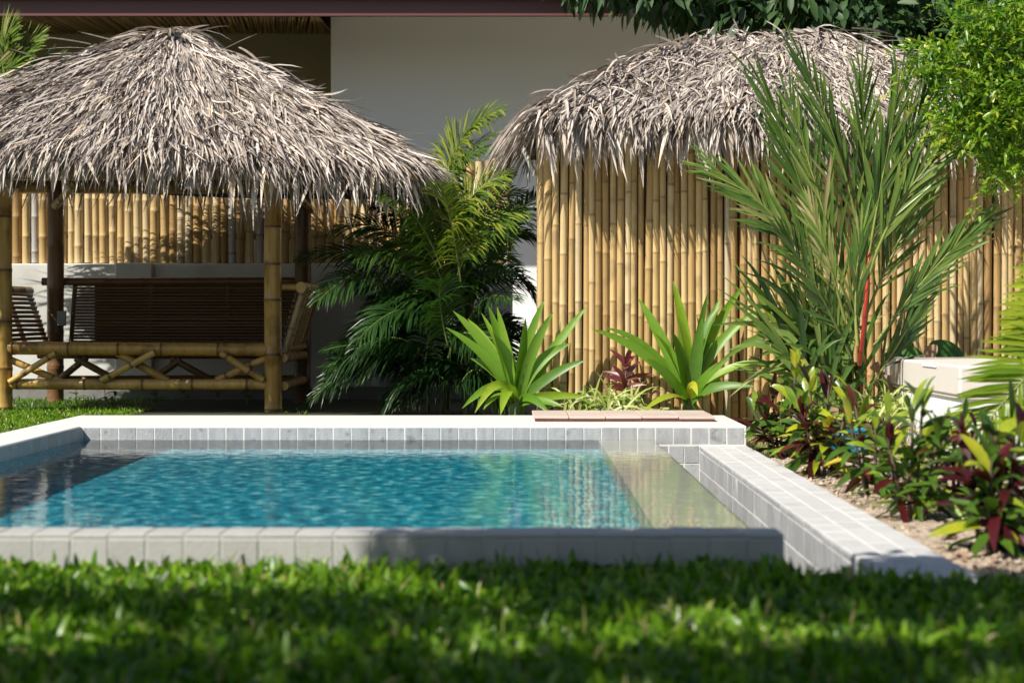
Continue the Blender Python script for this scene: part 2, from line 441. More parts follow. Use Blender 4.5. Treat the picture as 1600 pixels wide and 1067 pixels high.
TM = {}
def tile_at(c, size, mat):
    """one stone tile, centre c"""
    key = (tuple(np.round(size, 4)), mat)
    if key not in TM:
        h = np.array(size) / 2
        TM[key] = MB().box(-h, h, min(.003, min(size) * .3)).mesh('tile', M[mat], smooth=False)
    j = RNG.normal(0, .0006, 3)
    return inst('tile', TM[key], np.asarray(c) + j, pool, tuple(RNG.normal(0, .004, 3)))
# far coping face, one row above the water; the row carries on to the end of the coping
p = .1035; x = XL + .003
while x < XR - .02:
    w = min(p, XR - x)
    tile_at((x + w / 2, YF + .004, ZC - .057), (w - .004, .012, .096), 'tile')
    x += p
for k in range(3):   # a second row above the gutter
    tile_at((XW + .045 + k * .09, YF + .004, ZC - .165), (.086, .012, .1), 'tile')
    tile_at((XW + .045 + k * .09, YF + .004, ZC - .269), (.086, .012, .1), 'tile')
# left coping, inner face
for k in range(22):
    y = YF - .06 - k * .15
    tile_at((XL - .010, y, ZC - .057), (.012, .146, .1), 'tile')
mb = MB()
y = YF - .06 - 22 * .15
while y > YN1 + .1:
    mb.box((XL - .016, y - .073, ZC - .107), (XL - .004, y + .073, ZC - .007), .003); y -= .15
tag(mb.build('tile_row', M['tile'], pool, smooth=False), kind='stuff')
# near wall: top and front face
p = .109; x = XW - .001
while x > -2.0:
    tile_at((x - p / 2, (YN0 + YN1) / 2, ZN - .007), (p - .0018, YN1 - YN0 - .002, .014), 'rim_tile')
    tile_at((x - p / 2, YN0 + .006, ZN - .0715), (p - .0018, .012, .112), 'rim_tile')
    x -= p
tile_at((XW - .008, (YN0 + YN1) / 2 + .003, ZN - .0715), (.014, YN1 - YN0 - .02, .112), 'rim_tile')
mb = MB()
for xx in np.arange(-2.05 - p, XLO, -p):
    mb.box((xx - p / 2 + .002, YN0, ZN - .014), (xx + p / 2 - .002, YN1 - .002, ZN), .003)
tag(mb.build('tile_row', M['rim_tile'], pool, smooth=False), kind='stuff')
# low right wall: three columns of tiles on top, rows on the inner face
cw = (XR - XG) / 3
L = .2
y = YF - .004
while y > YR0 + .1:
    for c in range(3):
        o = .1 if c == 1 else 0
        tile_at((XG + cw * (c + .5), y - L / 2 - (o if y < YF - .1 else 0), ZR - .006), (cw - .005, L - .002, .012), 'tile_top')
    y -= L
y = YF - .02
while y > YR0 + .1:
    tile_at((XG + .006, y - L / 2, ZR - .018), (.012, L - .003, .022), 'tile')
    for r in range(3):
        tile_at((XG + .007, y - L / 2, ZR - .085 - r * .106), (.012, L - .0025, .102), 'tile')
    y -= L

# the water: rippled surface, flush with the overflow edge
def water():
    m = bpy.data.materials.new('pool_water'); m.use_nodes = True
    nt = m.node_tree; N = nt.nodes; Lk = nt.links.new
    N.remove(N['Principled BSDF'])
    g = N.new('ShaderNodeBsdfRefraction'); g.inputs['IOR'].default_value = 1.33; g.inputs['Roughness'].default_value = 0
    g.inputs['Color'].default_value = (.95, .985, .985, 1)
    gl = N.new('ShaderNodeBsdfGlossy'); gl.inputs['Roughness'].default_value = 0; gl.inputs['Color'].default_value = (1, 1, 1, 1)
    fr = N.new('ShaderNodeFresnel'); fr.inputs['IOR'].default_value = 1.33
    mu = N.new('ShaderNodeMath'); mu.operation = 'MULTIPLY'; mu.inputs[1].default_value = .78   # polarised, as in the photograph
    ms = N.new('ShaderNodeMixShader')
    Lk(fr.outputs[0], mu.inputs[0]); Lk(mu.outputs[0], ms.inputs[0]); Lk(g.outputs[0], ms.inputs[1]); Lk(gl.outputs[0], ms.inputs[2])
    tc = N.new('ShaderNodeTexCoord')
    mp = N.new('ShaderNodeMapping'); mp.inputs['Scale'].default_value = (16, 20, 1)
    n1 = N.new('ShaderNodeTexNoise'); n1.inputs['Scale'].default_value = 1; n1.inputs['Detail'].default_value = 3
    Lk(tc.outputs['Object'], mp.inputs[0]); Lk(mp.outputs[0], n1.inputs[0])
    b = N.new('ShaderNodeBump'); b.inputs['Strength'].default_value = .22; b.inputs['Distance'].default_value = .003
    Lk(n1.outputs[0], b.inputs['Height']); Lk(b.outputs[0], g.inputs['Normal']); Lk(b.outputs[0], gl.inputs['Normal']); Lk(b.outputs[0], fr.inputs['Normal'])
    Lk(ms.outputs[0], N['Material Output'].inputs[0])
    mb = MB()
    e = .003
    nx, ny = 230, 330
    gx, gy = np.meshgrid(np.linspace(XL - .004, XW + e, nx), np.linspace(YN1 - .02, YF + .004, ny), indexing='ij')
    gz = np.zeros_like(gx); gw = np.random.default_rng(8)
    for k in range(24):      # small wind ripples
        lam = gw.uniform(.055, .20); th = gw.normal(1.2, .7); q = 2 * math.pi / lam
        gz += .00038 * lam * np.sin(q * (gx * math.cos(th) + gy * math.sin(th)) + gw.uniform(0, 6.28))
    v = np.stack([gx, gy, gz], -1).reshape(-1, 3)
    a = np.arange(nx - 1)[:, None] * ny + np.arange(ny - 1)[None]
    mb.add(v, np.stack([a, a + ny, a + ny + 1, a + 1], -1).reshape(-1, 4))
    return tag(mb.build('water', m), kind='structure')
wat = water()
MNEE = True
if MNEE:
    wat.cycles.is_caustics_caster = True
    for o in (basin, ovw): o.cycles.is_caustics_receiver = True
    sun_d.cycles.is_caustics_light = True
# ---------------------------------------------------------------- bamboo canes
def cane_mesh(name, mat, length, r, seed, gap=.3, n=10, bend=.004):
    g = np.random.default_rng(seed)
    z = [0.0]; rad = [r]; mk_ = [.15]
    p = g.uniform(.05, gap)
    while p < length - .02:
        for dz, k, m in ((-.012, 1.0, .55), (-.004, 1.10, .95), (.002, 1.02, 1.1), (.008, 1.08, .7), (.018, .985, .45), (.05, .99, .1)):
            z.append(p + dz); rad.append(r * k); mk_.append(m)
        p += gap * g.uniform(.72, 1.25)
    z.append(length); rad.append(r * .97); mk_.append(.2)
    z = np.array(z); o = np.argsort(z); z = z[o]
    pts = np.stack([bend * np.sin(z * 2.2 + seed), bend * np.cos(z * 1.7 + seed * 2) * .5, z], -1)
    return MB().tube(pts, np.array(rad)[o], n, .5, np.array(mk_)[o]).mesh(name, mat)

def cane_row(parent, name, x0, x1, y, z0, ztop, pitch, r, mats, seed, variants=7, gap=.3):
    vs = [[cane_mesh(name, m, 1.0 * (ztop - z0), r, seed + k * 3 + i, gap) for k in range(variants)] for i, m in enumerate(mats)]
    g = np.random.default_rng(seed)
    x = x0; out = []
    while x < x1:
        s = g.uniform(.86, 1.14)
        mi = 0 if len(mats) == 1 or g.random() > .08 else 1
        me = vs[mi][g.integers(variants)]
        out.append(inst(name, me, (x, y + g.normal(0, .004), z0 + g.normal(0, .004)), parent,
                        (g.normal(0, .003), g.normal(0, .004), g.uniform(0, 6.28)), (s, s, 1 + g.normal(0, .006))))
        x += pitch * s
    return out

def cane(parent, name, a, b, r, mat='bamboo_gold', seed=0, gap=.3, n=12, caps=True):
    """one bamboo pole from a to b with its own nodes, as a part"""
    a, b = np.asarray(a, float), np.asarray(b, float)
    L = np.linalg.norm(b - a); g = np.random.default_rng(seed + 100)
    t = [0.0, L]; k = [1.0, 1.0]; m = [.25, .25]
    p = g.uniform(.05, gap)
    while p < L - .03:
        for dz, kk, mm in ((-.014, 1.0, .5), (-.005, 1.07, .95), (.001, 1.0, 1.15), (.007, 1.06, .7), (.02, .985, .4), (.06, .99, .05)):
            t.append(p + dz); k.append(kk); m.append(mm)
        p += gap * g.uniform(.75, 1.25)
    t = np.array(t); o = np.argsort(t); t = t[o]
    d = (b - a) / L
    side = nrm(np.cross(d, [0.3, .5, .8]))
    pts = a + d * t[:, None] + side * (np.sin(t * 2.1 + seed) * .004)[:, None]
    return MB().tube(pts, r * np.array(k)[o], n, g.random(), np.array(m)[o], caps).build(name, M[mat], parent)

# ---------------------------------------------------------------- the house behind
YW, YE = 17.9, 16.4
house = thing('house', 'large shaded house with maroon fascia and plain rendered walls behind the huts', 'house', (0, YW, -.05))
xs = px(517, 100, YW)[0]
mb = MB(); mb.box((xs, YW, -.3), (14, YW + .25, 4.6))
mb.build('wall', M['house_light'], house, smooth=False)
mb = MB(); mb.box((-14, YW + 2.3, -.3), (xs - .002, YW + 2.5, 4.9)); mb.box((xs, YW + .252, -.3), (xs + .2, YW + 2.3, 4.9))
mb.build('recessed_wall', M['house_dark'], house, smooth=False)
zf = px(0, 27, YE)[2]
mb = MB(); mb.box((-14, YE - .03, zf), (14, YE, zf + .155), .006)
mb.build('fascia', M['fascia'], house, smooth=False)
mb = MB()
mb.add([(-14, YE - .12, zf + .16), (14, YE - .12, zf + .16), (14, YW + 5, zf + 1.6), (-14, YW + 5, zf + 1.6),
        (-14, YE - .12, zf + .20), (14, YE - .12, zf + .20), (14, YW + 5, zf + 1.66), (-14, YW + 5, zf + 1.66)],
       np.array([[0, 1, 5, 4], [1, 2, 6, 5], [2, 3, 7, 6], [3, 0, 4, 7], [0, 3, 2, 1], [4, 5, 6, 7]]))
mb.build('roof', M['roof_tile'], house, smooth=False)
MB().box((xs + .01, YE + .004, zf + .30), (14, YW - .004, zf + .33)).build('bounce_soffit', M['reed_bounce'], house, smooth=False)  # hidden pale panel added to reflect light onto the house wall
# reed ceiling under the eave of the recessed part: reeds laid side by side
z1, z2 = zf + .04, px(0, 53, YW + 2.3)[2]
mb = MB(); mb.box((-14, YE + .002, z2 + .06), (xs - .01, YW + 2.29, z2 + .08))
bk = mb.build('ceiling_board', M['bamboo_dark'], house, smooth=False)
mb = MB()
for x in np.arange(-8.5, xs - .02, .019):
    r = .009
    k = RNG.normal(0, .012)
    pts = [(x + .35 + k, YE + .01, z1 + .02 + RNG.normal(0, .003)), (x + .35 - .5 + RNG.normal(0, .012), YW + 2.28, z2 + RNG.normal(0, .004))]
    if pts[0][0] > xs - .01: pts[0] = (xs - .012, pts[0][1], pts[0][2])
    mb.tube(pts, r, 5, RNG.random(), cap=False)
tag(mb.build('reed_ceiling', M['reed'], house), kind='stuff')

# ---------------------------------------------------------------- low garden wall and bamboo fence on it
YG = 15.75
zt = px(0, 412, YG)[2]
xe = px(801, 400, YG)[0]
gw = thing('garden_wall', 'low white garden wall with a grey plinth behind the gazebo bench', 'wall', (-2, YG, -.05))
mb = MB(); mb.box((-7, YG, -.3), (xe, YG + .2, zt), .008)
mb.build('wall_body', M['plaster_white'], gw, smooth=False)
mb = MB(); mb.box((-7, YG - .035, -.3), (xe + .01, YG - .001, .10), .006)
mb.build('plinth', M['plinth'], gw, smooth=False)
for x in (-3.55, -1.55, xe - .33):
    MB().box((x, YG - .05, .102), (x + .32, YG - .001, zt + .006), .006).build('pier', M['plaster_white'], gw, smooth=False)
bf = thing('bamboo_fence', 'short bamboo pole fence standing on the low white wall', 'fence', (-2, YG + .1, zt))
cane_row(bf, 'bamboo_pole', -5.6, xe - .02, YG + .1, zt + .004, px(0, 249, YG)[2], .0765, .0365, [M['bamboo'], M['bamboo_grey']], 31)
for z in (zt + .22, zt + .72):
    MB().box((-5.6, YG + .14, z), (xe - .03, YG + .17, z + .05), .003).build('fence_rail', M['bamboo_dark'], bf, smooth=False)

# ---------------------------------------------------------------- thatch
def thatch_face(A, B, C, D, dens, g, Lr=(.20, .42), wr=(.009, .0185), lift=.05, bulge=.1, droop=.25, jit=.28, courses=0, wild_p=.06):
    """strips over the quad eave A-B, top D-C; returns ribbons arrays"""
    A, B, C, D = [np.asarray(q, float) for q in (A, B, C, D)]
    area = .5 * (np.linalg.norm(np.cross(B - A, C - A)) + np.linalg.norm(np.cross(C - A, D - A)))
    n = int(area * dens)
    u = g.random(n); v = g.random(n)
    la, lb = np.linalg.norm(B - A), np.linalg.norm(C - D)
    # area-true sampling along v
    if lb < la * .98:
        k = lb / la; v = (1 - np.sqrt(1 - v * (1 - k ** 2))) / (1 - k)
    if courses:    # leaves are tied on in courses, one above the other
        cs = np.floor(v * courses)
        v = np.clip((cs + g.normal(.5, .17, n)) / courses, 0, 1)
    P = (1 - v)[:, None] * ((1 - u)[:, None] * A + u[:, None] * B) + v[:, None] * ((1 - u)[:, None] * D + u[:, None] * C)
    nr = nrm(np.cross(B - A, D - A + (C - B)))
    if nr[2] < 0: nr = -nr
    P = P + nr * (bulge * np.sin(math.pi * np.clip(v, 0, 1)) * (.75 + .25 * np.sin(u * 9)))[:, None]
    down = nrm(((1 - u)[:, None] * (A - D) + u[:, None] * (B - C)))
    along = nrm(B - A)
    yaw = g.normal(0, jit, n)
    wild = g.random(n) < wild_p
    yaw[wild] *= 2.6
    d = down * np.cos(yaw)[:, None] + along * np.sin(yaw)[:, None] + nr * (g.normal(.06, .13, n))[:, None]
    return P + nr * (g.random(n) * lift)[:, None], nrm(d), nr + g.normal(0, .45, (n, 3)), g.uniform(*Lr, n), g.uniform(*wr, n), g.normal(droop, .12, n), g, v

def thatch_add(mb, P, d, up, L, w, dr, g, v=None):
    n = len(P)
    K = 5; t = np.linspace(0, 1, K)
    side = nrm(np.cross(d, up))
    curl = g.normal(0, .12, n)
    c = P[:, None] + d[:, None] * (L[:, None] * t)[..., None] + np.array([0, 0, -1.]) * (dr[:, None] * L[:, None] * t ** 2)[..., None] + side[:, None] * ((curl * L)[:, None] * t ** 2)[..., None]
    rnd = np.clip(g.normal(.52, .24, n), 0, 1)
    mb.ribbon(c, w[:, None] * .5 * PROF('strap', t)[None], up, fold=g.choice([.15, .5, -.3], n), rnd=rnd)

def roof_shell(faces, mat, parent, bulges, th=.08):
    mb = MB()
    for (A, B, C, D), bulge in zip(faces, bulges):
        A, B, C, D = [np.asarray(q, float) for q in (A, B, C, D)]
        nr = nrm(np.cross(B - A, D - A + (C - B)))
        if nr[2] < 0: nr = -nr
        n = 9
        uu, vv = np.meshgrid(np.linspace(0, 1, n), np.linspace(0, 1, n), indexing='ij')
        u = uu.ravel(); v = vv.ravel()
        P = (1 - v)[:, None] * ((1 - u)[:, None] * A + u[:, None] * B) + v[:, None] * ((1 - u)[:, None] * D + u[:, None] * C)
        P = P + nr * (bulge * np.sin(math.pi * v) * (.75 + .25 * np.sin(u * 9)) - .01)[:, None]
        a = np.arange(n - 1)[:, None] * n + np.arange(n - 1)[None]
        q = np.stack([a, a + n, a + n + 1, a + 1], -1).reshape(-1, 4)
        mb.add(P, q); mb.add(P - np.array([0, 0, th]), q[:, ::-1])
        # closing strip along the eave
        e = np.arange(n) * n
        ev = np.concatenate([P[e], P[e] - np.array([0, 0, th])])
        i = np.arange(n - 1)
        mb.add(ev, np.stack([i, i + 1, i + 1 + n, i + n], -1))
    return mb.build('roof', mat, parent)

def fringe(parent, A, B, n, g, out, Lr, wr, variants):
    """hanging leaf strips along an eave, each a part of its own"""
    A, B = np.asarray(A, float), np.asarray(B, float)
    yaw0 = math.atan2(out[1], out[0])
    for i in range(n):
        u = (i + g.uniform(.1, .9)) / n
        p = A + (B - A) * u - np.array([out[0], out[1], 0]) * g.uniform(0, .12) + np.array([0, 0, g.uniform(-.02, .07)])
        s = g.uniform(.65, 1.2)
        if g.random() < .08: s *= 1.2
        inst('thatch_leaf', variants[g.integers(len(variants))], p, parent,
             (g.normal(0, .12), g.normal(0, .16), yaw0 + g.normal(0, .28)), (s, s * g.uniform(.8, 1.5), s))

def fringe_meshes(g, n, L, w, slope):
    out = []
    for k in range(n):
        mb = MB(); t = np.linspace(0, 1, 7)
        a = slope + g.normal(0, .18)
        r = L * g.uniform(.8, 1.15)
        x = r * (np.cos(a) * t - .18 * t ** 2); z = -r * (np.sin(a) * t + .42 * t ** 2)
        y = r * g.normal(0, .10) * t ** 2
        c = np.stack([x, y, z], -1)[None]
        mb.ribbon(c, w * .5 * PROF('strap', t)[None] * g.uniform(.7, 1.2), (np.sin(a), g.normal(0, .3), np.cos(a)), fold=float(g.choice([.2, .6, -.4])), rnd=np.clip(g.normal(.76, .14), 0, 1))
        out.append(mb.mesh('thatch_leaf', M['thatch']))
    return out

def eave_hang(mb, A, B, n, g, out, L, w):
    A, B = np.asarray(A, float), np.asarray(B, float)
    u = g.random(n)
    P = A + (B - A) * u[:, None] - np.array([out[0], out[1], 0]) * g.uniform(0, .16, n)[:, None] + np.array([0, 0, 1.]) * g.uniform(-.03, .08, n)[:, None]
    d = np.array([out[0] * .55, out[1] * .55, -.85]) + g.normal(0, .16, (n, 3))
    thatch_add(mb, P, nrm(d), np.array([out[0], out[1], .5]) + g.normal(0, .4, (n, 3)), g.uniform(L * .5, L, n), g.uniform(w * .6, w * 1.2, n), g.normal(.3, .15, n), g)

# ---------------------------------------------------------------- gazebo
GF, GB = 13.6, 15.1
gx0, gx1 = px(5, 0, GF)[0], px(427, 0, GF)[0]
bx0, bx1 = px(87, 0, GB)[0], px(473, 0, GB)[0]
gz = thing('gazebo', 'open bamboo gazebo with thatched roof and built in benches', 'gazebo', ((gx0 + gx1) / 2, 14.35, 0))
for i, (x, y, mt, r) in enumerate(((gx0, GF, 'bamboo_gold', .067), (gx1, GF, 'bamboo_gold', .067), (bx0, GB, 'bamboo_dark', .07), (bx1, GB, 'bamboo_dark', .07))):  # back posts take the dark bamboo to paint in their shade
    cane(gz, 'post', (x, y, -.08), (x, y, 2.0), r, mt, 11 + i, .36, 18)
zb = 1.80
cane(gz, 'beam', (gx0 - .35, GF + .02, zb), (gx1 + .35, GF + .02, zb), .048, 'bamboo_gold', 21)
cane(gz, 'beam', (bx0 - .3, GB, zb), (bx1 + .3, GB, zb), .048, 'bamboo_gold', 22)
cane(gz, 'beam', (gx0, GF - .3, zb + .09), (gx0, GB + .3, zb + .09), .045, 'bamboo_gold', 23)
cane(gz, 'beam', (gx1, GF - .3, zb + .09), (gx1, GB + .3, zb + .09), .045, 'bamboo_gold', 24)
cane(gz, 'beam', (gx0 - .5, GF - .62, 1.84), (gx1 + .8, GF - .62, 1.82), .04, 'bamboo_gold', 25)
cane(gz, 'knee_brace', px(440, 276, 13.75), px(486, 328, 14.6), .03, 'bamboo_gold', 26)
cane(gz, 'knee_brace', px(118, 284, 14.6), px(86, 322, 14.95), .035, 'bamboo_gold', 27)
# roof
AP = px(268, 58, 14.2)
FL = np.array([-4.75, 12.55, 1.94]); FR = np.array([px(650, 0, 12.75)[0], 12.62, 1.80]); BR = np.array([-.80, 15.35, 1.80]); BL = np.array([-4.75, 15.05, 1.90])
# the eave line of the front sags between its corners, so it is cut in two
FM = np.array([-2.9, 12.5, 1.91]); BM = np.array([-2.5, 15.68, 1.84])
eps = np.array([.05, 0, 0])
faces = [(FL, FM, AP, AP - eps), (FM, FR, AP + eps, AP), (FR, BR, AP + eps, AP + eps * .9), (BR, BM, AP, AP + eps), (BM, BL, AP - eps, AP), (BL, FL, AP - eps * .9, AP - eps)]
BUL = (.03, .075, .07, .06, .03, .02)
groof = roof_shell(faces, M['thatch_under'], gz, BUL)
g = np.random.default_rng(3)
mb = MB()
for fi, (A, B, C, D) in enumerate(faces):
    if np.linalg.norm(C - D) < .001: C = D + .01 * nrm(B - A)
    r = thatch_face(A, B, C, D, 2100 if fi in (0, 1, 2) else 480, g, bulge=BUL[fi], jit=.19, courses=13, wild_p=.04)
    thatch_add(mb, *r)
# top knot: leaves folded over the apex
n = 170
a = g.uniform(0, 6.28, n)
d = np.stack([np.cos(a), np.sin(a), g.uniform(-.3, .55, n)], -1)
thatch_add(mb, AP + np.array([0, 0, .0]) + g.normal(0, .05, (n, 3)) * np.array([1.6, 1, .5]), nrm(d), nrm(np.array([0, 0, 1.]) + g.normal(0, .5, (n, 3))), g.uniform(.22, .5, n), g.uniform(.014, .03, n), g.uniform(.2, .9, n), g)
# silhouettes along the hips
for (p0, p1) in ((FR, AP), (FL, AP), (BR, AP)):
    n = 220
    v = g.random(n) ** .8
    P = p0 + (p1 - p0) * v[:, None] + np.array([0, 0, 1.]) * (.06 * np.sin(math.pi * v) + .03)[:, None] + g.normal(0, .03, (n, 3))
    d = nrm((p0 - p1) * np.array([1, .5, 1]))[None] + g.normal(0, .25, (n, 3))
    thatch_add(mb, P, nrm(d), nrm(np.array([0, 0, 1.]) + g.normal(0, .4, (n, 3))), g.uniform(.22, .42, n), g.uniform(.014, .028, n), g.normal(.2, .12, n), g)
eave_hang(mb, FL, FM, 420, g, (0, -1), .31, .015); eave_hang(mb, FM, FR, 480, g, (0, -1), .31, .015); eave_hang(mb, FR, BR, 260, g, (1, 0), .34, .016)
tag(mb.build('thatch', M['thatch'], groof), kind='stuff')
fm = fringe_meshes(g, 16, .33, .024, .9)
fringe(groof, FL, FM, 92, g, (0, -1), 0, 0, fm)
fringe(groof, FM, FR, 116, g, (0, -1), 0, 0, fm)
fringe(groof, FR, BR, 46, g, (1, 0), 0, 0, fm)
fringe(groof, BR, BM, 44, g, (0, 1), 0, 0, fm)
for i, (p0, p1) in enumerate(((AP, FR), (AP, FL), (AP, BR), (AP, BL), (AP, FM))):
    dz = np.array([0, 0, -.13])
    cane(gz, 'rafter', p1 + dz + np.array([0, 0, .03]), p0 + dz, .03, 'bamboo_gold', 40 + i)
for k in range(7):
    u = (k + .5) / 7
    p0 = FL + (FR - FL) * u
    p1 = np.array([gx0 + (gx1 - gx0) * u, GF + .1, 1.93])
    cane(gz, 'rafter', p0 + np.array([0, .1, -.08]), p1, .022, 'bamboo_gold', 60 + k)

# benches
y = GF
cane(gz, 'front_rail', (gx0, y, .475), (gx1 - .05, y, .465), .05, 'bamboo_gold', 71, .37)
cane(gz, 'lower_rail', (gx0, y, .205), (gx1 - .05, y, .20), .041, 'bamboo_gold', 72, .42)
def P2(x, yy, Y): return px(x, yy, Y)
for i, (a, b, Y, r) in enumerate((((14, 597), (84, 553), 13.55, .024), ((12, 560), (98, 597), 13.62, .027),
                                  ((158, 595), (242, 551), 13.55, .026), ((182, 551), (262, 595), 13.62, .03),
                                  ((345, 552), (412, 594), 13.55, .026), ((338, 594), (414, 560), 13.62, .03))):
    cane(gz, 'cross_brace', P2(*a, Y), P2(*b, Y), r, 'bamboo_gold', 80 + i, .2)
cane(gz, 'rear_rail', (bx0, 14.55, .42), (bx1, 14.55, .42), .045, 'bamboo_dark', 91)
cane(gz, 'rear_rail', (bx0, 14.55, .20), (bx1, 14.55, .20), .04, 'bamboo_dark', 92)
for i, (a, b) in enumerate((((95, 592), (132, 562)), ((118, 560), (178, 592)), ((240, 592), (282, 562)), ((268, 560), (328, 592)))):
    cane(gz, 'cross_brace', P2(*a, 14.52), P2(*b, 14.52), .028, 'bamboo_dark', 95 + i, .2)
# seats of split bamboo slats
def slats(parent, name, p0, p1, step, n, w, th, mat, g, gapx=0):
    """n slats running p0 -> p1, each shifted by step"""
    for k in range(n):
        o = np.asarray(step, float) * k
        a, b = np.asarray(p0) + o, np.asarray(p1) + o
        L = np.linalg.norm(b - a); d = (b - a) / L
        pts = a + d * np.linspace(0, L, 5)[:, None] + g.normal(0, .0015, (5, 3))
        MB().tube(pts, w / 2, 6, g.random(), squash=th / w).build(name, M[mat], parent)
seat = MB(); seat.box((gx0, GF + .03, .44), (gx1, GF + .06, .47)); seat.box((gx0, GF + .42, .44), (gx1, GF + .45, .47))
seat = seat.build('seat', M['bamboo_gold'], gz, smooth=False)
slats(seat, 'slat', (gx0 + .06, GF + .06, .485), (gx1 - .06, GF + .06, .485), (0, .052, 0), 8, .048, .02, 'bamboo_dark', g)
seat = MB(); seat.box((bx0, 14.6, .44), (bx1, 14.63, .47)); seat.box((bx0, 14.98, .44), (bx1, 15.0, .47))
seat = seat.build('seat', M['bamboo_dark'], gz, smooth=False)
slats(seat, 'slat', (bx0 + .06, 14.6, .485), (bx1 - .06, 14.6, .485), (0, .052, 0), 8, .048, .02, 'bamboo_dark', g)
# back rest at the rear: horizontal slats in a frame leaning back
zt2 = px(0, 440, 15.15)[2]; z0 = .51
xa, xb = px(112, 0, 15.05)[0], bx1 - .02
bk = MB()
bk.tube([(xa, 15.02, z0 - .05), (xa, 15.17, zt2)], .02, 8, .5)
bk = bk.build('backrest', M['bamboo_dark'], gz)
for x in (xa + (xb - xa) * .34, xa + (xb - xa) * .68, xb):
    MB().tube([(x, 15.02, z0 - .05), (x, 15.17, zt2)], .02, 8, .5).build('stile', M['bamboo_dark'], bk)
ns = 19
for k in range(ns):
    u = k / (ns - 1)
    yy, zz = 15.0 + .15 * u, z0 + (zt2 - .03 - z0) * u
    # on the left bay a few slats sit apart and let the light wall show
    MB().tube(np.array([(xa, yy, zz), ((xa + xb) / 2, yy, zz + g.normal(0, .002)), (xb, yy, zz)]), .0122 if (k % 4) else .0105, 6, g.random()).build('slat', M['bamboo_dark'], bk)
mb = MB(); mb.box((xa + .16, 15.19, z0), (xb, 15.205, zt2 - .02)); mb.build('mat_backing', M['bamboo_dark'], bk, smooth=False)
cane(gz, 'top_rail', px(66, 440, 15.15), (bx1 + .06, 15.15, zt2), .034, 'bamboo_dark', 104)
# right bench side: leaning canes seen from outside
cane(gz, 'top_rail', (-1.655, 13.55, .935), (-1.64, 15.05, .93), .042, 'bamboo_gold', 105)
cane(gz, 'arm_rail', (gx1, 13.62, .945), (-1.66, 13.62, .94), .026, 'bamboo_gold', 106)
for z, r in ((.40, .035), (.19, .035)):
    cane(gz, 'side_rail', (-1.80, 13.62, z), (-1.80, 14.85, z), r, 'bamboo_gold', int(107 + z * 10))
rb = MB(); rb.tube([(-1.80, 13.75, .47), (-1.80, 14.95, .47)], .022, 8)
rb = rb.build('backrest', M['bamboo_gold'], gz)
for k in range(6):
    y = 13.72 + k * .22
    cane(rb, 'back_cane', (-1.815, y, .44), (-1.67, y + .03, .93), .021, 'bamboo', 110 + k, .25)
slats(rb, 'slat', (-1.835, 13.7, .5), (-1.835, 14.95, .5), (.0125, 0, .042), 10, .014, .038, 'bamboo_dark', g)
sd = MB(); sd.box((-2.3, 13.65, .44), (-2.27, 15, .47)); sd.box((-1.9, 13.65, .44), (-1.87, 15, .47))
sd = sd.build('seat', M['bamboo_gold'], gz, smooth=False)
# left bench side
cane(gz, 'top_rail', (-4.13, 13.6, .93), (-4.13, 15.1, .93), .036, 'bamboo_gold', 120)
lb = MB()
lb.tube([(-3.95, 14.98, .46), (-4.11, 14.98, .9)], .02, 8)
lb = lb.build('backrest', M['bamboo_dark'], gz)
for y in (13.75, 14.35): MB().tube([(-3.95, y, .46), (-4.11, y, .9)], .02, 8).build('stile', M['bamboo_dark'], lb)
slats(lb, 'slat', (-3.945, 13.7, .5), (-3.945, 15.0, .5), (-.0125, 0, .036), 12, .012, .0335, 'bamboo_dark', g)
sd = MB(); sd.box((-3.9, 13.65, .44), (-3.87, 15, .47)); sd.box((-3.45, 13.65, .44), (-3.42, 15, .47))
sd = sd.build('seat', M['bamboo_gold'], gz, smooth=False)
# socket boxes screwed to the posts
MB().box(px(91, 486, 15.03), px(102, 509, 14.99), .004).build('socket_box', M['metal'], gz, smooth=False)
MB().box(px(11.5, 433, 13.56), px(16.5, 459, 13.64), .004).build('switch_box', M['box_white'], gz, smooth=False)

# ---------------------------------------------------------------- bamboo hut
YH = 12.1
hx0, hx1 = px(851, 0, YH)[0], 3.75
hut = thing('bamboo_hut', 'windowless hut walled in upright bamboo poles under a shaggy thatched roof', 'hut', (1.7, 12.8, 0))
ztop = 2.12
cane_row(hut, 'bamboo_pole', hx0 + .02, hx1, YH, px(0, 657, YH)[2], ztop, .0495, .0248, [M['bamboo']], 51, 11, .42)
cane_row(hut, 'bamboo_pole', 0, 0, 0, 0, ztop, .05, .024, [M['bamboo']], 53, 1)
mb = MB(); mb.box((hx0 - .004, YH + .04, -.06), (hx1, YH + .1, ztop)); mb.box((hx0, YH + .1, -.06), (hx0 + .06, 14.1, ztop)); mb.box((hx0 + .06, 14.04, -.06), (hx1, 14.1, ztop))
mb.build('wall', M['bamboo_dark'], hut, smooth=False)
MB().box((hx0, YH - .01, -.08), (hx1, YH + .038, px(0, 660, YH)[2] - .004), .004).build('base_board', M['bark'], hut, smooth=False)
for k in range(14):
    me = cane_mesh('bamboo_pole', M['bamboo'], ztop, .024, 500 + k, .42) if k < 4 else me
    inst('bamboo_pole', me, (hx0 - .022, YH + .06 + k * .05, .012), hut, (0, 0, k), (1, 1, 1))
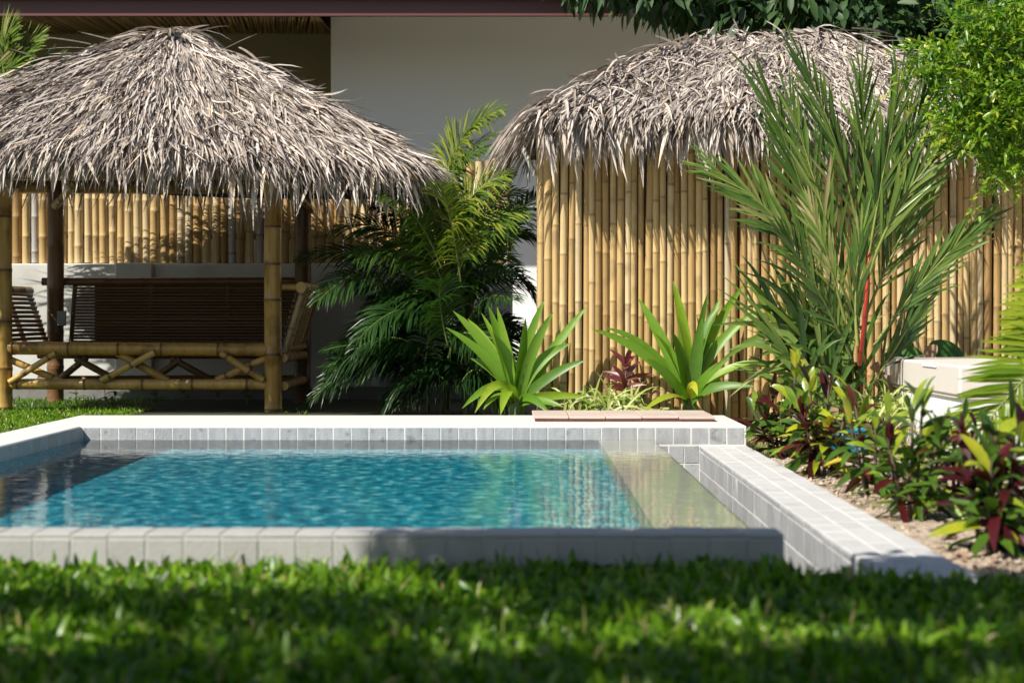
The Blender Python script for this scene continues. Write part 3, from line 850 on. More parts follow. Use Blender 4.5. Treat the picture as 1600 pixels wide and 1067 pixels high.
# roof: two ridge ends, hipped
R0, R1 = px(1110, 64, 13.05), px(1300, 58, 13.05)
hFL = np.array([.12, 11.80, 2.05]); hFR = np.array([3.35, 11.84, 1.98]); hBL = np.array([.06, 14.25, 2.05]); hBR = np.array([3.55, 14.4, 1.92])
hFM = np.array([1.45, 11.75, 2.03])
hfaces = [(hFL, hFM, (R0 + R1) / 2, R0), (hFM, hFR, R1, (R0 + R1) / 2), (hFR, hBR, R1 + .01, R1), (hBR, hBL, R0, R1), (hBL, hFL, R0 + .01, R0)]
hroof = roof_shell(hfaces, M['thatch_under'], hut, [.045] * 5)
mb = MB()
for fi, (A, B, C, D) in enumerate(hfaces):
    r = thatch_face(A, B, C, D, 3000 if fi in (0, 1) else 600, g, Lr=(.12, .27), wr=(.008, .019), bulge=.045, courses=12, jit=.46 if fi in (0, 1) else .3, droop=.35)
    thatch_add(mb, *r)
for (p0, p1, n) in ((hFL, R0, 260), (hFR, R1, 200), (R0, R1, 200), (hBL, R0, 120)):
    v = g.random(n)
    P = p0 + (p1 - p0) * v[:, None] + np.array([0, 0, 1.]) * (.05 * np.sin(math.pi * v) * (p0[2] < 2.2) + .02)[:, None] + g.normal(0, .03, (n, 3))
    d = np.array([-.5 if p1[0] < 2 else .5, -.5, -.25])[None] + g.normal(0, .5, (n, 3)) * np.array([1, 1, .5])
    d = nrm(d); d[:, 2] = np.minimum(d[:, 2], .22)
    thatch_add(mb, P, nrm(d), nrm(np.array([0, 0, 1.]) + g.normal(0, .4, (n, 3))), g.uniform(.18, .42, n), g.uniform(.014, .03, n), g.normal(.35, .2, n), g)
# long leaves folded over the left hip and hanging from the side eave
n = 420
u = g.random(n)
P = hFL + (hBL - hFL) * u[:, None] + np.array([0.10, 0, .09]) * g.random(n)[:, None] + np.array([.05, 0, .02])
d = np.stack([g.normal(-.75, .2, n), g.normal(-.1, .15, n), g.normal(.12, .15, n)], -1)
thatch_add(mb, P, nrm(d), nrm(np.array([-.4, 0, 1.]) + g.normal(0, .35, (n, 3))), g.uniform(.25, .46, n), g.uniform(.012, .024, n), g.uniform(.7, 1.2, n), g)
eave_hang(mb, hFL, hFM, 620, g, (0, -1), .28, .017); eave_hang(mb, hFM, hFR, 700, g, (0, -1), .28, .017)
tag(mb.build('thatch', M['thatch'], hroof), kind='stuff')
fm2 = fringe_meshes(g, 16, .28, .026, 1.05)
fringe(hroof, hFL, hFM, 120, g, (0, -1), 0, 0, fm2)
fringe(hroof, hFM, hFR, 130, g, (0, -1), 0, 0, fm2)
fringe(hroof, hFL, hBL, 30, g, (-1, 0), 0, 0, fm2)
MB().box((.15, 11.92, 2.0), (3.0, 11.95, 2.05), .003).build('eave_batten', M['bamboo_dark'], hut, smooth=False)
MB().tube([px(818, 232, 12.3), px(836, 275, 12.3)], .018, 6).build('eave_strut', M['box_cream'], hut)
# ---------------------------------------------------------------- plants
GN = np.random.default_rng(19)

def leaf_parts(parent, name, base, tips, w, mat, arch=.35, fold=.25, prof='strap', ymin=None, ymax=None, rnds=None, K=9, g=GN):
    """single broad leaves, each its own mesh: tips = list of (point, arch or None, width factor, rnd)"""
    for i, tp in enumerate(tips):
        e = np.asarray(tp[0], float); ar = tp[1]; wf = tp[2]; rn = tp[3]
        b = np.asarray(base, float) + g.normal(0, .012, 3)
        L = np.linalg.norm(e - b)
        c = (b + e) / 2 + np.array([(b[0] - e[0]) * g.uniform(.08, .34) + g.normal(0, .02), g.normal(0, .02), ar * L])
        pts = bez(b, c, e, K)
        t = np.linspace(0, 1, K)
        view = nrm(np.array([0, -1., .55]) + g.normal(0, .3, 3))
        MB().ribbon(pts[None], (w * wf * .5 * PROF(prof, t))[None], view, fold=float(fold * g.uniform(.6, 1.4)), rnd=rn).build(name, M[mat], parent)

def frond(mb, pts, n, L, w, a0=65, a1=25, dr=.3, g=GN, rnd=(.5, .15), t0=.12, up=(0, -.4, 1), lift=.1, rr=.008, one=0, K=4, Lp=None, mi=(0, 1), flat=.0, prof='leaflet'):
    """a feather leaf along the centre line pts: rachis tube plus leaflets on both sides"""
    pts = np.asarray(pts, float); k = len(pts)
    mb.tube(pts, np.linspace(rr, rr * .3, k), 5, g.random(), mi=mi[1], cap=False)
    s = np.linspace(0, 1, k)
    up = nrm(np.asarray(up, float))
    t = np.linspace(t0, .995, n)
    P = np.stack([np.interp(t, s, pts[:, i]) for i in range(3)], -1)
    T = nrm(np.stack([np.interp(t, s, np.gradient(pts[:, i])) for i in range(3)], -1))
    sd = nrm(np.cross(T, up)); nu = nrm(np.cross(sd, T))
    for sg in ((-1, 1) if one == 0 else (one,)):
        a = np.radians(a0 + (a1 - a0) * t + g.normal(0, 5, n))
        d = T * np.cos(a)[:, None] + sg * sd * np.sin(a)[:, None] + nu * (lift + g.normal(0, .08, n))[:, None]
        ll = L * (np.clip(np.sin(math.pi * (.12 + .80 * t)), .15, 1) if Lp is None else np.interp(t, *Lp)) * g.uniform(.88, 1.1, n)
        mb.blades(P, d, ll, w * (.6 + .4 * np.sin(math.pi * t)) * g.uniform(.8, 1.15, n), dr * g.uniform(.6, 1.4, n), up=nrm(nu + g.normal(0, .18, (n, 3))), K=K, fold=.25,
                  rnd=np.clip(g.normal(rnd[0], rnd[1], n), 0, 1), prof=prof, mi=mi[0])

# --- areca palm between the huts
ar = thing('areca_palm', 'dense clump of dark areca palm between the two thatched huts, lit yellow green on top', 'palm', (-.75, 13.5, 0))
g = np.random.default_rng(5)
for k in range(11):
    x0, y0 = px(g.uniform(640, 770), 0, 13.6)[0], g.uniform(13.2, 14.0)
    h = g.uniform(.5, 1.25)
    e = np.array([x0 + g.normal(0, .12), y0 + g.normal(0, .1), h])
    pts = bez((x0, y0, -.05), (x0, y0, h * .5), e, 12)
    MB().tube(pts, .017 * (1 + .18 * (np.arange(12) % 3 == 0)), 7, g.random(), .0).build('stem', M['stem_green'], ar)
A = [  # start px, control px, tip px, depth, leaflet length, colour (low fronds darkened for shade, top ones brightened)
    ((690, 330), (700, 205), (782, 172), 13.3, .42, .9), ((688, 330), (700, 200), (775, 180), 13.35, .40, .86), ((680, 340), (695, 250), (772, 212), 13.2, .34, .75), ((700, 400), (720, 290), (790, 275), 12.8, .36, .85), ((715, 430), (750, 330), (815, 330), 12.75, .34, .8), ((690, 420), (650, 310), (590, 300), 12.75, .34, .75), ((720, 440), (705, 330), (690, 290), 12.7, .36, .88), ((690, 310), (720, 236), (770, 232), 14.0, .25, .7),
    ((720, 420), (700, 300), (600, 262), 13.3, .30, .75), ((720, 430), (740, 300), (820, 300), 13.5, .30, .8), ((700, 430), (690, 320), (640, 292), 13.2, .3, .85),
    ((740, 430), (770, 330), (835, 372), 13.6, .26, .5), ((735, 430), (800, 330), (846, 300), 13.9, .3, .2), ((740, 460), (800, 380), (838, 470), 13.8, .22, .15),
    ((680, 450), (620, 320), (520, 360), 13.2, .32, .5), ((680, 460), (590, 370), (470, 402), 13.3, .30, .2), ((670, 470), (580, 380), (498, 470), 13.1, .32, .35),
    ((690, 470), (640, 360), (560, 400), 13.0, .34, .55), ((700, 480), (680, 380), (640, 370), 12.9, .30, .7), ((710, 480), (740, 380), (790, 400), 13.0, .32, .6),
    ((700, 500), (660, 420), (590, 480), 12.9, .32, .4), ((720, 520), (760, 440), (800, 470), 13.0, .28, .4), ((700, 520), (640, 440), (560, 530), 12.9, .30, .25),
    ((690, 560), (630, 490), (560, 590), 13.0, .28, .12), ((640, 580), (590, 520), (505, 548), 13.3, .2, .05), ((700, 560), (720, 480), (770, 560), 12.8, .28, .3),
    ((720, 560), (780, 470), (820, 520), 13.2, .22, .15), ((700, 600), (650, 540), (600, 640), 12.9, .26, .1), ((720, 600), (750, 540), (790, 640), 12.9, .24, .1),
    ((690, 420), (640, 330), (580, 320), 13.6, .3, .35), ((720, 400), (760, 290), (800, 270), 14.1, .28, .45), ((700, 540), (680, 460), (690, 440), 12.8, .3, .45),
    ((725, 520), (770, 500), (815, 610), 12.9, .24, .2), ((690, 520), (600, 440), (540, 430), 13.4, .3, .2), ((715, 450), (715, 350), (730, 300), 13.3, .3, .75),
    ((730, 470), (790, 410), (800, 330), 13.3, .26, .65), ((705, 470), (655, 390), (655, 330), 13.0, .3, .75),
]
for k in range(34):
    a = g.uniform(-2.0, 2.0); sx, sy = g.uniform(650, 760), g.uniform(470, 610)
    L_ = g.uniform(110, 190)
    tx_, ty_ = sx + math.sin(a) * L_ * 1.05, sy - math.cos(a) * L_ * .9 + 30
    if ty_ > 640: ty_ = 640
    if tx_ > 835: continue
    A.append(((sx, sy), (sx + math.sin(a) * L_ * .45, min(sy, ty_) - g.uniform(20, 60)), (tx_, ty_), g.uniform(12.9, 13.9), g.uniform(.22, .32), float(np.interp(ty_, [300, 420, 560], [.6, .35, .12]))))  # tone falls with height, painting in the shade low in the clump
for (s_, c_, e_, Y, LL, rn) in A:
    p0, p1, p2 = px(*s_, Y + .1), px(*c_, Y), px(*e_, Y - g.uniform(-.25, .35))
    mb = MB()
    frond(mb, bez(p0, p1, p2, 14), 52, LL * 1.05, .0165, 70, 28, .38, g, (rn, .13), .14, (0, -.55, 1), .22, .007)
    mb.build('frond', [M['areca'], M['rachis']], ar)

# --- lilies
def lily(base_px, Y, tips, label, loc_tip=(0, 0)):
    b = px(*base_px, Y)
    t = thing('spider_lily', label, 'plant', (b[0], b[1], 0))
    mb = MB(); mb.tube([b - np.array([0, 0, .12]), b - np.array([0, 0, .02]), b + np.array([0, 0, .07])], [.05, .055, .03], 10, .4)
    mb.build('stem', M['stem_green'], t)
    L = []
    for k in range(4):
        aa = GN.uniform(-1.25, 1.25); rr = GN.uniform(90, 165)
        tips = tips + [(base_px[0] + math.sin(aa) * rr, base_px[1] - math.cos(aa) * rr, GN.uniform(-.12, .18), GN.uniform(.04, .25), GN.uniform(.65, 1.0), GN.uniform(.15, .85))]
    for (x, y, dY, arch, wf, rn) in tips:
        L.append((px(x, y, Y + dY), arch, wf, rn))
    leaf_parts(t, 'leaf', b, L, .098, 'crinum', prof='lily', fold=.32, K=11)
    return t
lily((808, 636), 11.86, [
    (697, 512, .0, .10, .85, .5), (708, 486, .05, .06, 1.0, .55), (731, 498, .15, .08, .8, .8), (752, 489, .2, .03, .7, .7), (763, 478, .05, .02, 1.0, .45),
    (770, 520, -.1, .03, 1.1, .2), (821, 497, -.05, .0, 1.15, .25), (833, 500, .18, .02, .7, .75), (851, 468, .12, .03, .85, .5), (862, 495, .1, .05, .75, .3),
    (918, 478, .02, .04, .9, .55), (915, 563, -.1, .14, .85, .15), (918, 620, -.2, .13, .8, .8), (722, 638, -.25, .62, .8, .6), (742, 645, -.32, .75, .8, .85),
    (782, 648, -.4, .62, 1.0, .8), (755, 640, -.2, .5, .7, .7), (880, 636, -.25, .22, .8, .5), (860, 648, -.3, .4, .7, .3), (735, 560, .1, .2, .8, .3)],
    'bright green strap leaved lily left of the bamboo hut corner')
lily((1078, 634), 11.82, [
    (925, 515, -.05, .2, .8, .5), (945, 512, .05, .24, .8, .35), (997, 466, .05, .06, 1.0, .5), (1051, 438, .1, .0, 1.05, .75), (1022, 520, -.1, .15, .9, .8),
    (1050, 518, -.15, .02, 1.2, .2), (1097, 497, -.1, .0, 1.1, .15), (1106, 457, .1, .02, .7, .25), (1127, 464, .1, .06, .85, .5), (1163, 444, .08, .06, .9, .65),
    (1196, 480, .0, .12, .9, .55), (1190, 565, -.15, .25, .8, .75), (1180, 604, -.25, .2, .9, .2), (1006, 642, -.3, .32, .9, .9), (1044, 590, -.2, .1, .8, .6),
    (1090, 618, -.38, .5, .7, 1.0), (1010, 560, -.1, .12, .8, .3), (1140, 560, -.2, .08, .9, .35), (1150, 520, .1, .08, .8, .5)],
    'broad strap leaved lily in front of the bamboo hut, right of the red cordyline')

# --- thin variegated clumps
def spider(base_px, Y, n, L, label, g, spread=(0, 0), group=None):
    b = px(*base_px, Y)
    a = g.uniform(0, 6.28, n); el = g.uniform(.35, 1.45, n)
    d = np.stack([np.cos(a) * np.cos(el), np.sin(a) * np.cos(el) * .6, np.sin(el)], -1)
    base = b + g.normal(0, 1, (n, 3)) * np.array([spread[0] + .02, spread[1] + .02, .005])
    mb = MB().blades(base, d, L * g.uniform(.6, 1.15, n), .019, g.uniform(.3, .9, n), up=nrm(np.array([0, -.7, .7]) + g.normal(0, .3, (n, 3))), K=6, fold=.35,
                     rnd=np.clip(g.normal(.6, .25, n), 0, 1), prof='grass')
    o = mb.build('spider_plant', M['varieg'], loc=(b[0], b[1], 0))
    return tag(o, label, 'plant', group)
spider((955, 642), 11.7, 75, .40, 'yellow striped thin leaved clump behind the tiled cover on the coping', g, (.10, .04))
spider((1375, 655), 11.0, 120, .46, 'yellow striped thin leaved clump beside the white box', g, (.16, .12))

# --- red cordyline behind it
b = px(978, 640, 11.95)
co = thing('red_cordyline', 'small dark red cordyline between the two lilies', 'plant', (b[0], b[1], 0))
MB().tube([b - np.array([0, 0, .1]), b + np.array([0, 0, .28])], .008, 6).build('stem', M['bark'], co)
for k in range(20):
    a = g.uniform(0, 6.28); z = g.uniform(.12, .34)
    p = b + np.array([0, 0, z]); L = g.uniform(.13, .22)
    d = np.array([math.cos(a), math.sin(a) * .5 - .1, g.uniform(.3, 1.6)])
    MB().blades([p], d, L, .034, .25, up=(0, -1, .4), K=6, fold=.3, rnd=g.random(), prof='lance').build('leaf', M['cordy'], co)

# --- sealing wax palm in front of the hut
rp = thing('sealing_wax_palm', 'tall sealing wax palm with a red stem in front of the bamboo hut', 'palm', (px(1340, 0, 11.2)[0], 11.2, 0))
def stem(pts, r, mat, n=10, mk_=0.): return MB().tube(pts, r, n, np.linspace(.2, .8, len(pts)), mk_).build('stem', M[mat], rp)
Yp = 11.2
stem([px(1346, 690, Yp), px(1343, 620, Yp), px(1346, 560, Yp)], .021, 'stem_green')
o = stem(bez(px(1343, 570, 10.80), px(1352, 500, 10.62), px(1358, 395, 10.74), 22), np.where(np.arange(22) % 7 == 3, 1.12, 1.0) * np.linspace(.015, .010, 22), 'stem_red', 10, (np.arange(22) % 7 == 3) * .95); o['label'] = 'glossy red crownshaft'
o = stem(bez(px(1344, 610, Yp - .1), px(1338, 560, Yp - .1), px(1352, 520, Yp - .1), 8), np.linspace(.013, .008, 8), 'stem_red'); o['label'] = 'second thin red stem'
stem(bez(px(1318, 690, Yp), px(1312, 580, Yp), px(1316, 480, Yp), 8), np.linspace(.02, .012, 8), 'stem_green')
stem(bez(px(1290, 690, Yp), px(1290, 600, Yp), px(1280, 520, Yp), 8), np.linspace(.018, .01, 8), 'stem_green')
stem(bez(px(1370, 690, Yp), px(1372, 600, Yp), px(1385, 520, Yp), 8), np.linspace(.014, .008, 8), 'stem_green')
g = np.random.default_rng(23)
RF = [  # start, control, tip, depth, leaflet length, n, colour, one side, angles
    ((1318, 500), (1270, 330), (1196, 140), 11.1, .62, 34, .38, -1, (42, 8)), ((1318, 500), (1270, 330), (1198, 142), 11.15, .5, 26, .45, 1, (30, 8)),
    ((1352, 430), (1330, 260), (1262, 112), 11.0, .62, 34, .45, -1, (38, 8)), ((1352, 430), (1330, 260), (1262, 112), 11.05, .45, 28, .5, 1, (28, 10)),
    ((1356, 420), (1390, 280), (1450, 150), 11.15, .6, 30, .35, 1, (36, 8)), ((1356, 420), (1390, 280), (1450, 150), 11.2, .6, 28, .4, -1, (36, 8)),
    ((1356, 400), (1350, 280), (1346, 128), 11.35, .5, 26, .5, 0, (30, 10)), ((1358, 430), (1400, 290), (1490, 228), 11.0, .5, 34, .66, 0, (38, 12)),
    
    ((1366, 540), (1440, 430), (1528, 352), 11.0, .46, 36, .55, 0, (34, 10)), 
    ((1310, 480), (1230, 330), (1118, 268), 10.9, .46, 34, .62, 0, (48, 16)),
    ((1330, 520), (1296, 340), (1236, 170), 10.95, .5, 30, .55, 0, (40, 12)), ((1345, 480), (1372, 300), (1408, 130), 11.05, .52, 32, .5, 0, (38, 12)), ((1350, 500), (1400, 380), (1462, 262), 11.15, .46, 30, .6, 0, (40, 14)),
    ((1330, 560), (1276, 440), (1228, 372), 10.85, .36, 24, .45, 0, (42, 14)), 
     
    ((1320, 500), (1295, 400), (1268, 330), 10.8, .34, 20, .85, 0, (36, 12)), ((1340, 540), (1330, 440), (1350, 350), 10.75, .4, 18, .6, 0, (26, 8)),
     
     ((1360, 600), (1410, 540), (1450, 440), 11.05, .36, 28, .28, 0, (32, 10)),
    
]
for i, (s_, c_, e_, Y, LL, n, rn, one, ang) in enumerate(RF):
    mb = MB()
    frond(mb, bez(px(*s_, Y), px(*c_, Y - .05), px(*e_, Y - .1 + g.uniform(-.15, .1)), 14), int(n * .82), LL * .84, .0225, ang[0] * .68, ang[1] * .68, g.uniform(.02, .14), g, (rn, .19), .2, (0, -1, .25), .04, .011, one, K=5,
          Lp=([0, .25, .6, 1], [.55, .95, 1.0, .7]))
    mb.build('frond', [M['redpalm'], M['rachis']], rp)
# strap leaves round its foot
for k in range(150):
    x = g.uniform(1240, 1345); b = px(x, 650 - g.uniform(0, 120), g.uniform(10.85, 11.2))
    e = px(x + g.normal(-35, 60) + (x - 1300) * .5, g.uniform(395, 590), g.uniform(10.7, 11.2))
    ar_ = g.uniform(.0, .3)
    if g.random() < .25: e[2] -= .15; ar_ = .5
    leaf_parts(rp, 'leaf', b, [(e, ar_, g.uniform(.6, 1.1), float(np.clip(g.normal(.5, .22), 0, .9)))], .042, 'redpalm', fold=.3, K=7, g=g)

# --- crotons along the bed
def croton(base_px, Y, stems, nl, L, w, label, g, tone, hz):
    nl = int(nl * 1.3)
    stems = stems + [(g.uniform(-.16, .16), g.uniform(-.1, .1), g.uniform(.24, .40), tone[k % 3]) for k in range(2)]
    b = px(*base_px, Y); b[2] = -.08
    t = thing('croton_shrub', label, 'shrub', tuple(b), 'croton shrubs along the sandy bed')
    for (dx, dy, h, tn) in stems:
        foot = b + np.array([dx * .35, dy * .4, 0]); top = b + np.array([dx, dy, h * .90])
        MB().tube(bez(foot, (foot + top) / 2 + np.array([0, 0, .05]), top, 6), np.linspace(.009, .005, 6), 6).build('stem', M['bark'], t)
        for k in range(nl):
            u = (k + .5) / nl
            z = .16 + .84 * u
            p = foot + (top - foot) * z
            a = k * 2.4 + g.normal(0, .4)
            el = g.normal(-.05 + 1.4 * u ** 1.4, .25)
            d = np.array([math.cos(a) * math.cos(el), math.sin(a) * math.cos(el), math.sin(el)])
            ll = 1.25 * L * g.uniform(.7, 1.15) * (1.0 - .25 * u)
            rn = tn if g.random() < .6 else tone[g.integers(len(tone))]
            if u > .8 and tn > .4: rn = max(rn, .78) if g.random() < .45 else rn
            rn = float(np.clip(rn + g.normal(0, .07), 0, 1))
            up = nrm(np.array([0, -.35, 1]) + g.normal(0, .3, 3))
            MB().blades([p], d, ll, w * .82 * g.uniform(.75, 1.15), g.uniform(.15, .6), up=up, K=7, fold=.3, rnd=rn, prof='ellipse').build('leaf', M['croton'], t)
    return t
R_, Gn, Yl = .16, .62, .84
croton((1222, 0), 10.0, [(-.05, .05, .40, .08), (.08, -.02, .60, .85), (.20, .05, .40, .6), (-.02, -.08, .30, .6)], 15, .20, .05, 'croton at the end of the far coping, farthest of the row from the viewer', g, (R_, Gn, Yl), 0)
croton((1283, 0), 8.9, [(-.06, .0, .52, .82), (.05, .06, .50, .10), (-.12, -.06, .42, .5), (.14, -.05, .46, .55), (.02, -.1, .3, .9)], 14, .19, .05, 'second croton from the far coping, close beside the low right wall', g, (R_, Yl, Gn), 0)
croton((1368, 0), 7.9, [(-.08, .05, .44, .3), (.06, .0, .40, .5), (-.02, -.1, .34, .7)], 13, .19, .048, 'third croton from the far coping, at the middle of the low right wall', g, (Gn, Gn, Yl), 0)
croton((1425, 0), 6.9, [(.0, .0, .50, .62), (.06, .08, .52, .66), (-.10, -.02, .36, .14), (.10, -.04, .40, .5)], 15, .17, .042, 'croton standing straight in front of the white box, beside the wall', g, (Gn, Yl, Gn), 0)
croton((1540, 0), 6.0, [(-.06, .0, .42, .1), (.05, .05, .44, .6), (.0, -.08, .36, .6), (.12, .0, .46, .1)], 14, .19, .055, 'croton nearest the viewer, with maroon leaves, at the near end of the low right wall', g, (R_, Gn, Yl), 0)
croton((1600, 0), 6.6, [(-.05, .0, .46, .65), (.05, .05, .50, .7), (.02, -.1, .34, .6)], 14, .20, .055, 'croton at the right edge under the tip of the hanging palm frond', g, (Gn, Yl, R_), 0)
croton((1490, 0), 7.3, [(.0, .0, .34, .6), (.06, .08, .40, .85), (-.06, -.02, .30, .12)], 12, .17, .045, 'low croton behind the nearest maroon one, before the corner of the white box', g, (R_, Yl, R_), 0)

# --- broad leaved plant behind the white box
b = px(1405, 640, 11.75)
bl = thing('broad_leaf_plant', 'low plant with broad round leaves and dried brown ones behind the white box', 'plant', (b[0], b[1], 0))
for (x, y, r, a, rn, mt, Y) in ((1412, 553, .13, .3, .5, 'broad', 11.7), (1482, 551, .13, -.5, .3, 'broad', 11.85), (1412, 605, .11, .2, .4, 'broad', 11.3), (1455, 548, .07, 1.0, .6, 'dry', 11.75),
                                (1390, 600, .10, -.2, .7, 'dry', 11.3), (1378, 575, .09, 2.8, .4, 'dry', 11.5), (1400, 563, .12, 2.6, .6, 'broad', 11.6), (1360, 630, .08, .4, .3, 'broad', 11.3), (1300, 640, .07, 1.2, .2, 'dry', 10.9)):
    c = px(x, y, Y)
    d = np.array([math.cos(a), -.2, math.sin(a)]) 
    MB().blades([c - d * r], d, 2 * r, r * 1.25, .15, up=nrm(np.array([0, -.9, .5]) + g.normal(0, .15, 3)), K=9, fold=.15, rnd=rn, prof='ellipse').build('leaf', M[mt], bl)
    MB().tube([c - d * r, c - d * r * 1.2 - np.array([0, 0, .1]), np.array([c[0] - d[0] * r, c[1] + .02, -.05])], .004, 5).build('stalk', M['stem_green'], bl)

# --- palm whose frond hangs in at the right edge
fp = thing('coconut_palm', 'young palm at the right edge with a striped frond hanging over the white box', 'palm', (px(1690, 0, 8.2)[0], 8.2, -.08))
FP = [((1690, 525), (1605, 565), (1505, 712), 7.9, .34, 40, .62, 0, (46, 40), .10),
      ((1710, 430), (1645, 440), (1615, 560), 8.2, .30, 44, .9, 0, (60, 40), .1), ((1720, 400), (1660, 380), (1618, 452), 8.4, .26, 30, .75, 0, (50, 25), .1),
      ((1700, 480), (1630, 470), (1590, 545), 8.0, .24, 40, .95, 0, (55, 30), .12), ((1720, 560), (1700, 380), (1740, 300), 8.4, .3, 24, .6, 0, (50, 20), .1),
      ((1720, 600), (1660, 600), (1640, 700), 8.3, .26, 30, .7, 0, (50, 30), .1)]
for (s_, c_, e_, Y, LL, n, rn, one, ang, dr) in FP:
    mb = MB()
    frond(mb, bez(px(*s_, Y), px(*c_, Y - .1), px(*e_, Y - .15), 14), n, LL, .024, ang[0], ang[1], dr, g, (rn, .1), .02, (.1, -1, .2), .0, .008, one, K=5, Lp=([0, .3, .7, 1], [1, 1.0, .75, .3]))
    mb.build('frond', [M['frond_tip'], M['rachis']], fp)
MB().tube([(px(1690, 0, 8.2)[0], 8.2, -.1), (px(1695, 0, 8.2)[0], 8.2, .25), (px(1690, 0, 8.2)[0], 8.2, .6)], [.07, .05, .03], 9).build('trunk', M['bark'], fp)

# --- palm behind the gazebo roof at the left
lp = thing('feather_palm', 'sunlit palm behind the gazebo roof at the left edge', 'palm', (px(20, 0, 15.9)[0], 15.9, 0))
Yl_ = 15.95
for (s_, c_, e_, LL, rn) in (((10, 250), (20, 110), (105, 96), .42, .7), ((0, 250), (0, 90), (66, 58), .46, .75), ((-20, 250), (-20, 70), (24, 42), .46, .8), ((10, 260), (40, 140), (100, 130), .34, .8),
                             ((-20, 260), (-40, 90), (-60, 60), .42, .7), ((0, 260), (5, 130), (40, 110), .42, .85), ((-30, 240), (-10, 100), (50, 84), .42, .65), ((0, 230), (10, 100), (14, 66), .4, .8)):
    mb = MB()
    frond(mb, bez(px(*s_, Yl_), px(*c_, Yl_ - .1), px(*e_, Yl_ - .3), 12), 36, LL, .026, 50, 18, .15, g, (rn, .12), .2, (0, -.8, .8), .1, .008)
    mb.build('frond', [M['redpalm'], M['rachis']], lp)
MB().tube([(px(5, 0, Yl_)[0], Yl_ - .02, -.05), (px(2, 0, Yl_)[0], Yl_ - .02, 1.2), (px(5, 0, Yl_)[0], Yl_ - .02, 2.0)], [.06, .05, .04], 9).build('trunk', M['bark'], lp)

# ---------------------------------------------------------------- trees
def cloud(mb, cen, n, rad, L, w, g, rnd=(.5, .2), out=1.0, fold=.25, prof='lance', dr=.3, hang=0.0):
    """leaves in clumps: cen [C,3], n per clump, rad [C]"""
    C = len(cen); rad = np.broadcast_to(rad, (C,))
    o = nrm(g.normal(0, 1, (C, n, 3))) * (g.random((C, n, 1)) ** .5)
    P = (cen[:, None] + o * rad[:, None, None] * np.array([1, 1, .75])).reshape(-1, 3)
    d = nrm(o.reshape(-1, 3) * out + g.normal(0, .6, (C * n, 3)) + np.array([0, 0, .25 - hang]))
    tone = np.repeat(g.normal(rnd[0], rnd[1] * .6, C), n) + g.normal(0, rnd[1] * .7, C * n)
    mb.blades(P, d, L * g.uniform(.7, 1.2, C * n), w * g.uniform(.8, 1.2, C * n), dr, up=nrm(np.array([0, -.2, 1]) + g.normal(0, .5, (C * n, 3))), K=4, fold=fold, rnd=np.clip(tone, 0, 1), prof=prof)

def limb(parent, name, pts, r0, r1, mat='bark', n=8):
    pts = np.asarray(pts, float)
    return MB().tube(pts, np.linspace(r0, r1, len(pts)), n, .5, cap=True).build(name, M[mat], parent)

# bright small leaved shrub over the right end of the hut
g = np.random.default_rng(41)
YS = 10.9
sh = thing('small_leaved_tree', 'bright green small leaved tree overhanging the right end of the hut roof', 'tree', (px(1720, 0, YS)[0], YS + .1, -.08))
tx = px(1720, 0, YS)[0]
limb(sh, 'trunk', bez((tx, YS + .1, -.1), (tx + .1, YS, 1.0), (tx - .1, YS - .05, 2.0), 8), .06, .035)
cl = []
for (x, y, rx, ry, n) in ((1560, 40, 70, 40, 16), (1500, 105, 70, 30, 14), (1590, 120, 60, 60, 20), (1540, 175, 80, 40, 20), (1590, 230, 50, 50, 18), (1520, 215, 60, 25, 9), (1575, 270, 35, 22, 8), (1640, 160, 60, 110, 20), (1470, 120, 30, 20, 5), (1490, 190, 40, 20, 5), (1590, 20, 40, 25, 10)):
    for k in range(n):
        a, r = g.uniform(0, 6.28), math.sqrt(g.random())
        cl.append(px(x + rx * r * math.cos(a), y + ry * r * math.sin(a), YS + g.normal(0, .22)))
cl = np.array(cl)
mb = MB(); cloud(mb, cl, 40, .13, .060, .019, g, (.55, .24), out=.9)
for k in range(260):   # leafy shoots that stand out of the crown
    c0 = cl[g.integers(len(cl))]
    d = nrm(np.array([-.6, -.5, .5]) + g.normal(0, .6, 3)); t = np.linspace(0, 1, 14)
    P = c0 + d * (.10 + .20 * t)[:, None] + np.array([0, 0, -.10]) * (t ** 2)[:, None]
    mb.blades(P, nrm(d * .7 + g.normal(0, .6, (14, 3))), .062 * (1.1 - .5 * t), .019, .2, up=nrm(np.array([0, -.3, 1]) + g.normal(0, .4, (14, 3))), K=4, fold=.25, rnd=np.clip(.55 + .35 * t + g.normal(0, .12, 14), 0, 1))
mb.build('crown', M['shrub'], sh)
for (x, y) in ((1500, 100), (1560, 30), (1540, 180), (1585, 270), (1590, 130), (1520, 215)):
    e = px(x, y, YS); s0 = np.array([tx - .02, YS, g.uniform(1.5, 2.0)])
    limb(sh, 'branch', bez(s0, (s0 + e) / 2 + np.array([0, 0, .15]), e, 7), .016, .004, n=6)
limb(sh, 'branch', bez(px(1532, 225, YS - .1), px(1530, 270, YS - .1), px(1523, 300, YS - .1), 5), .004, .002, n=5)
limb(sh, 'branch', bez(px(1545, 230, YS - .1), px(1556, 250, YS - .1), px(1560, 268, YS - .1), 5), .005, .002, n=5)

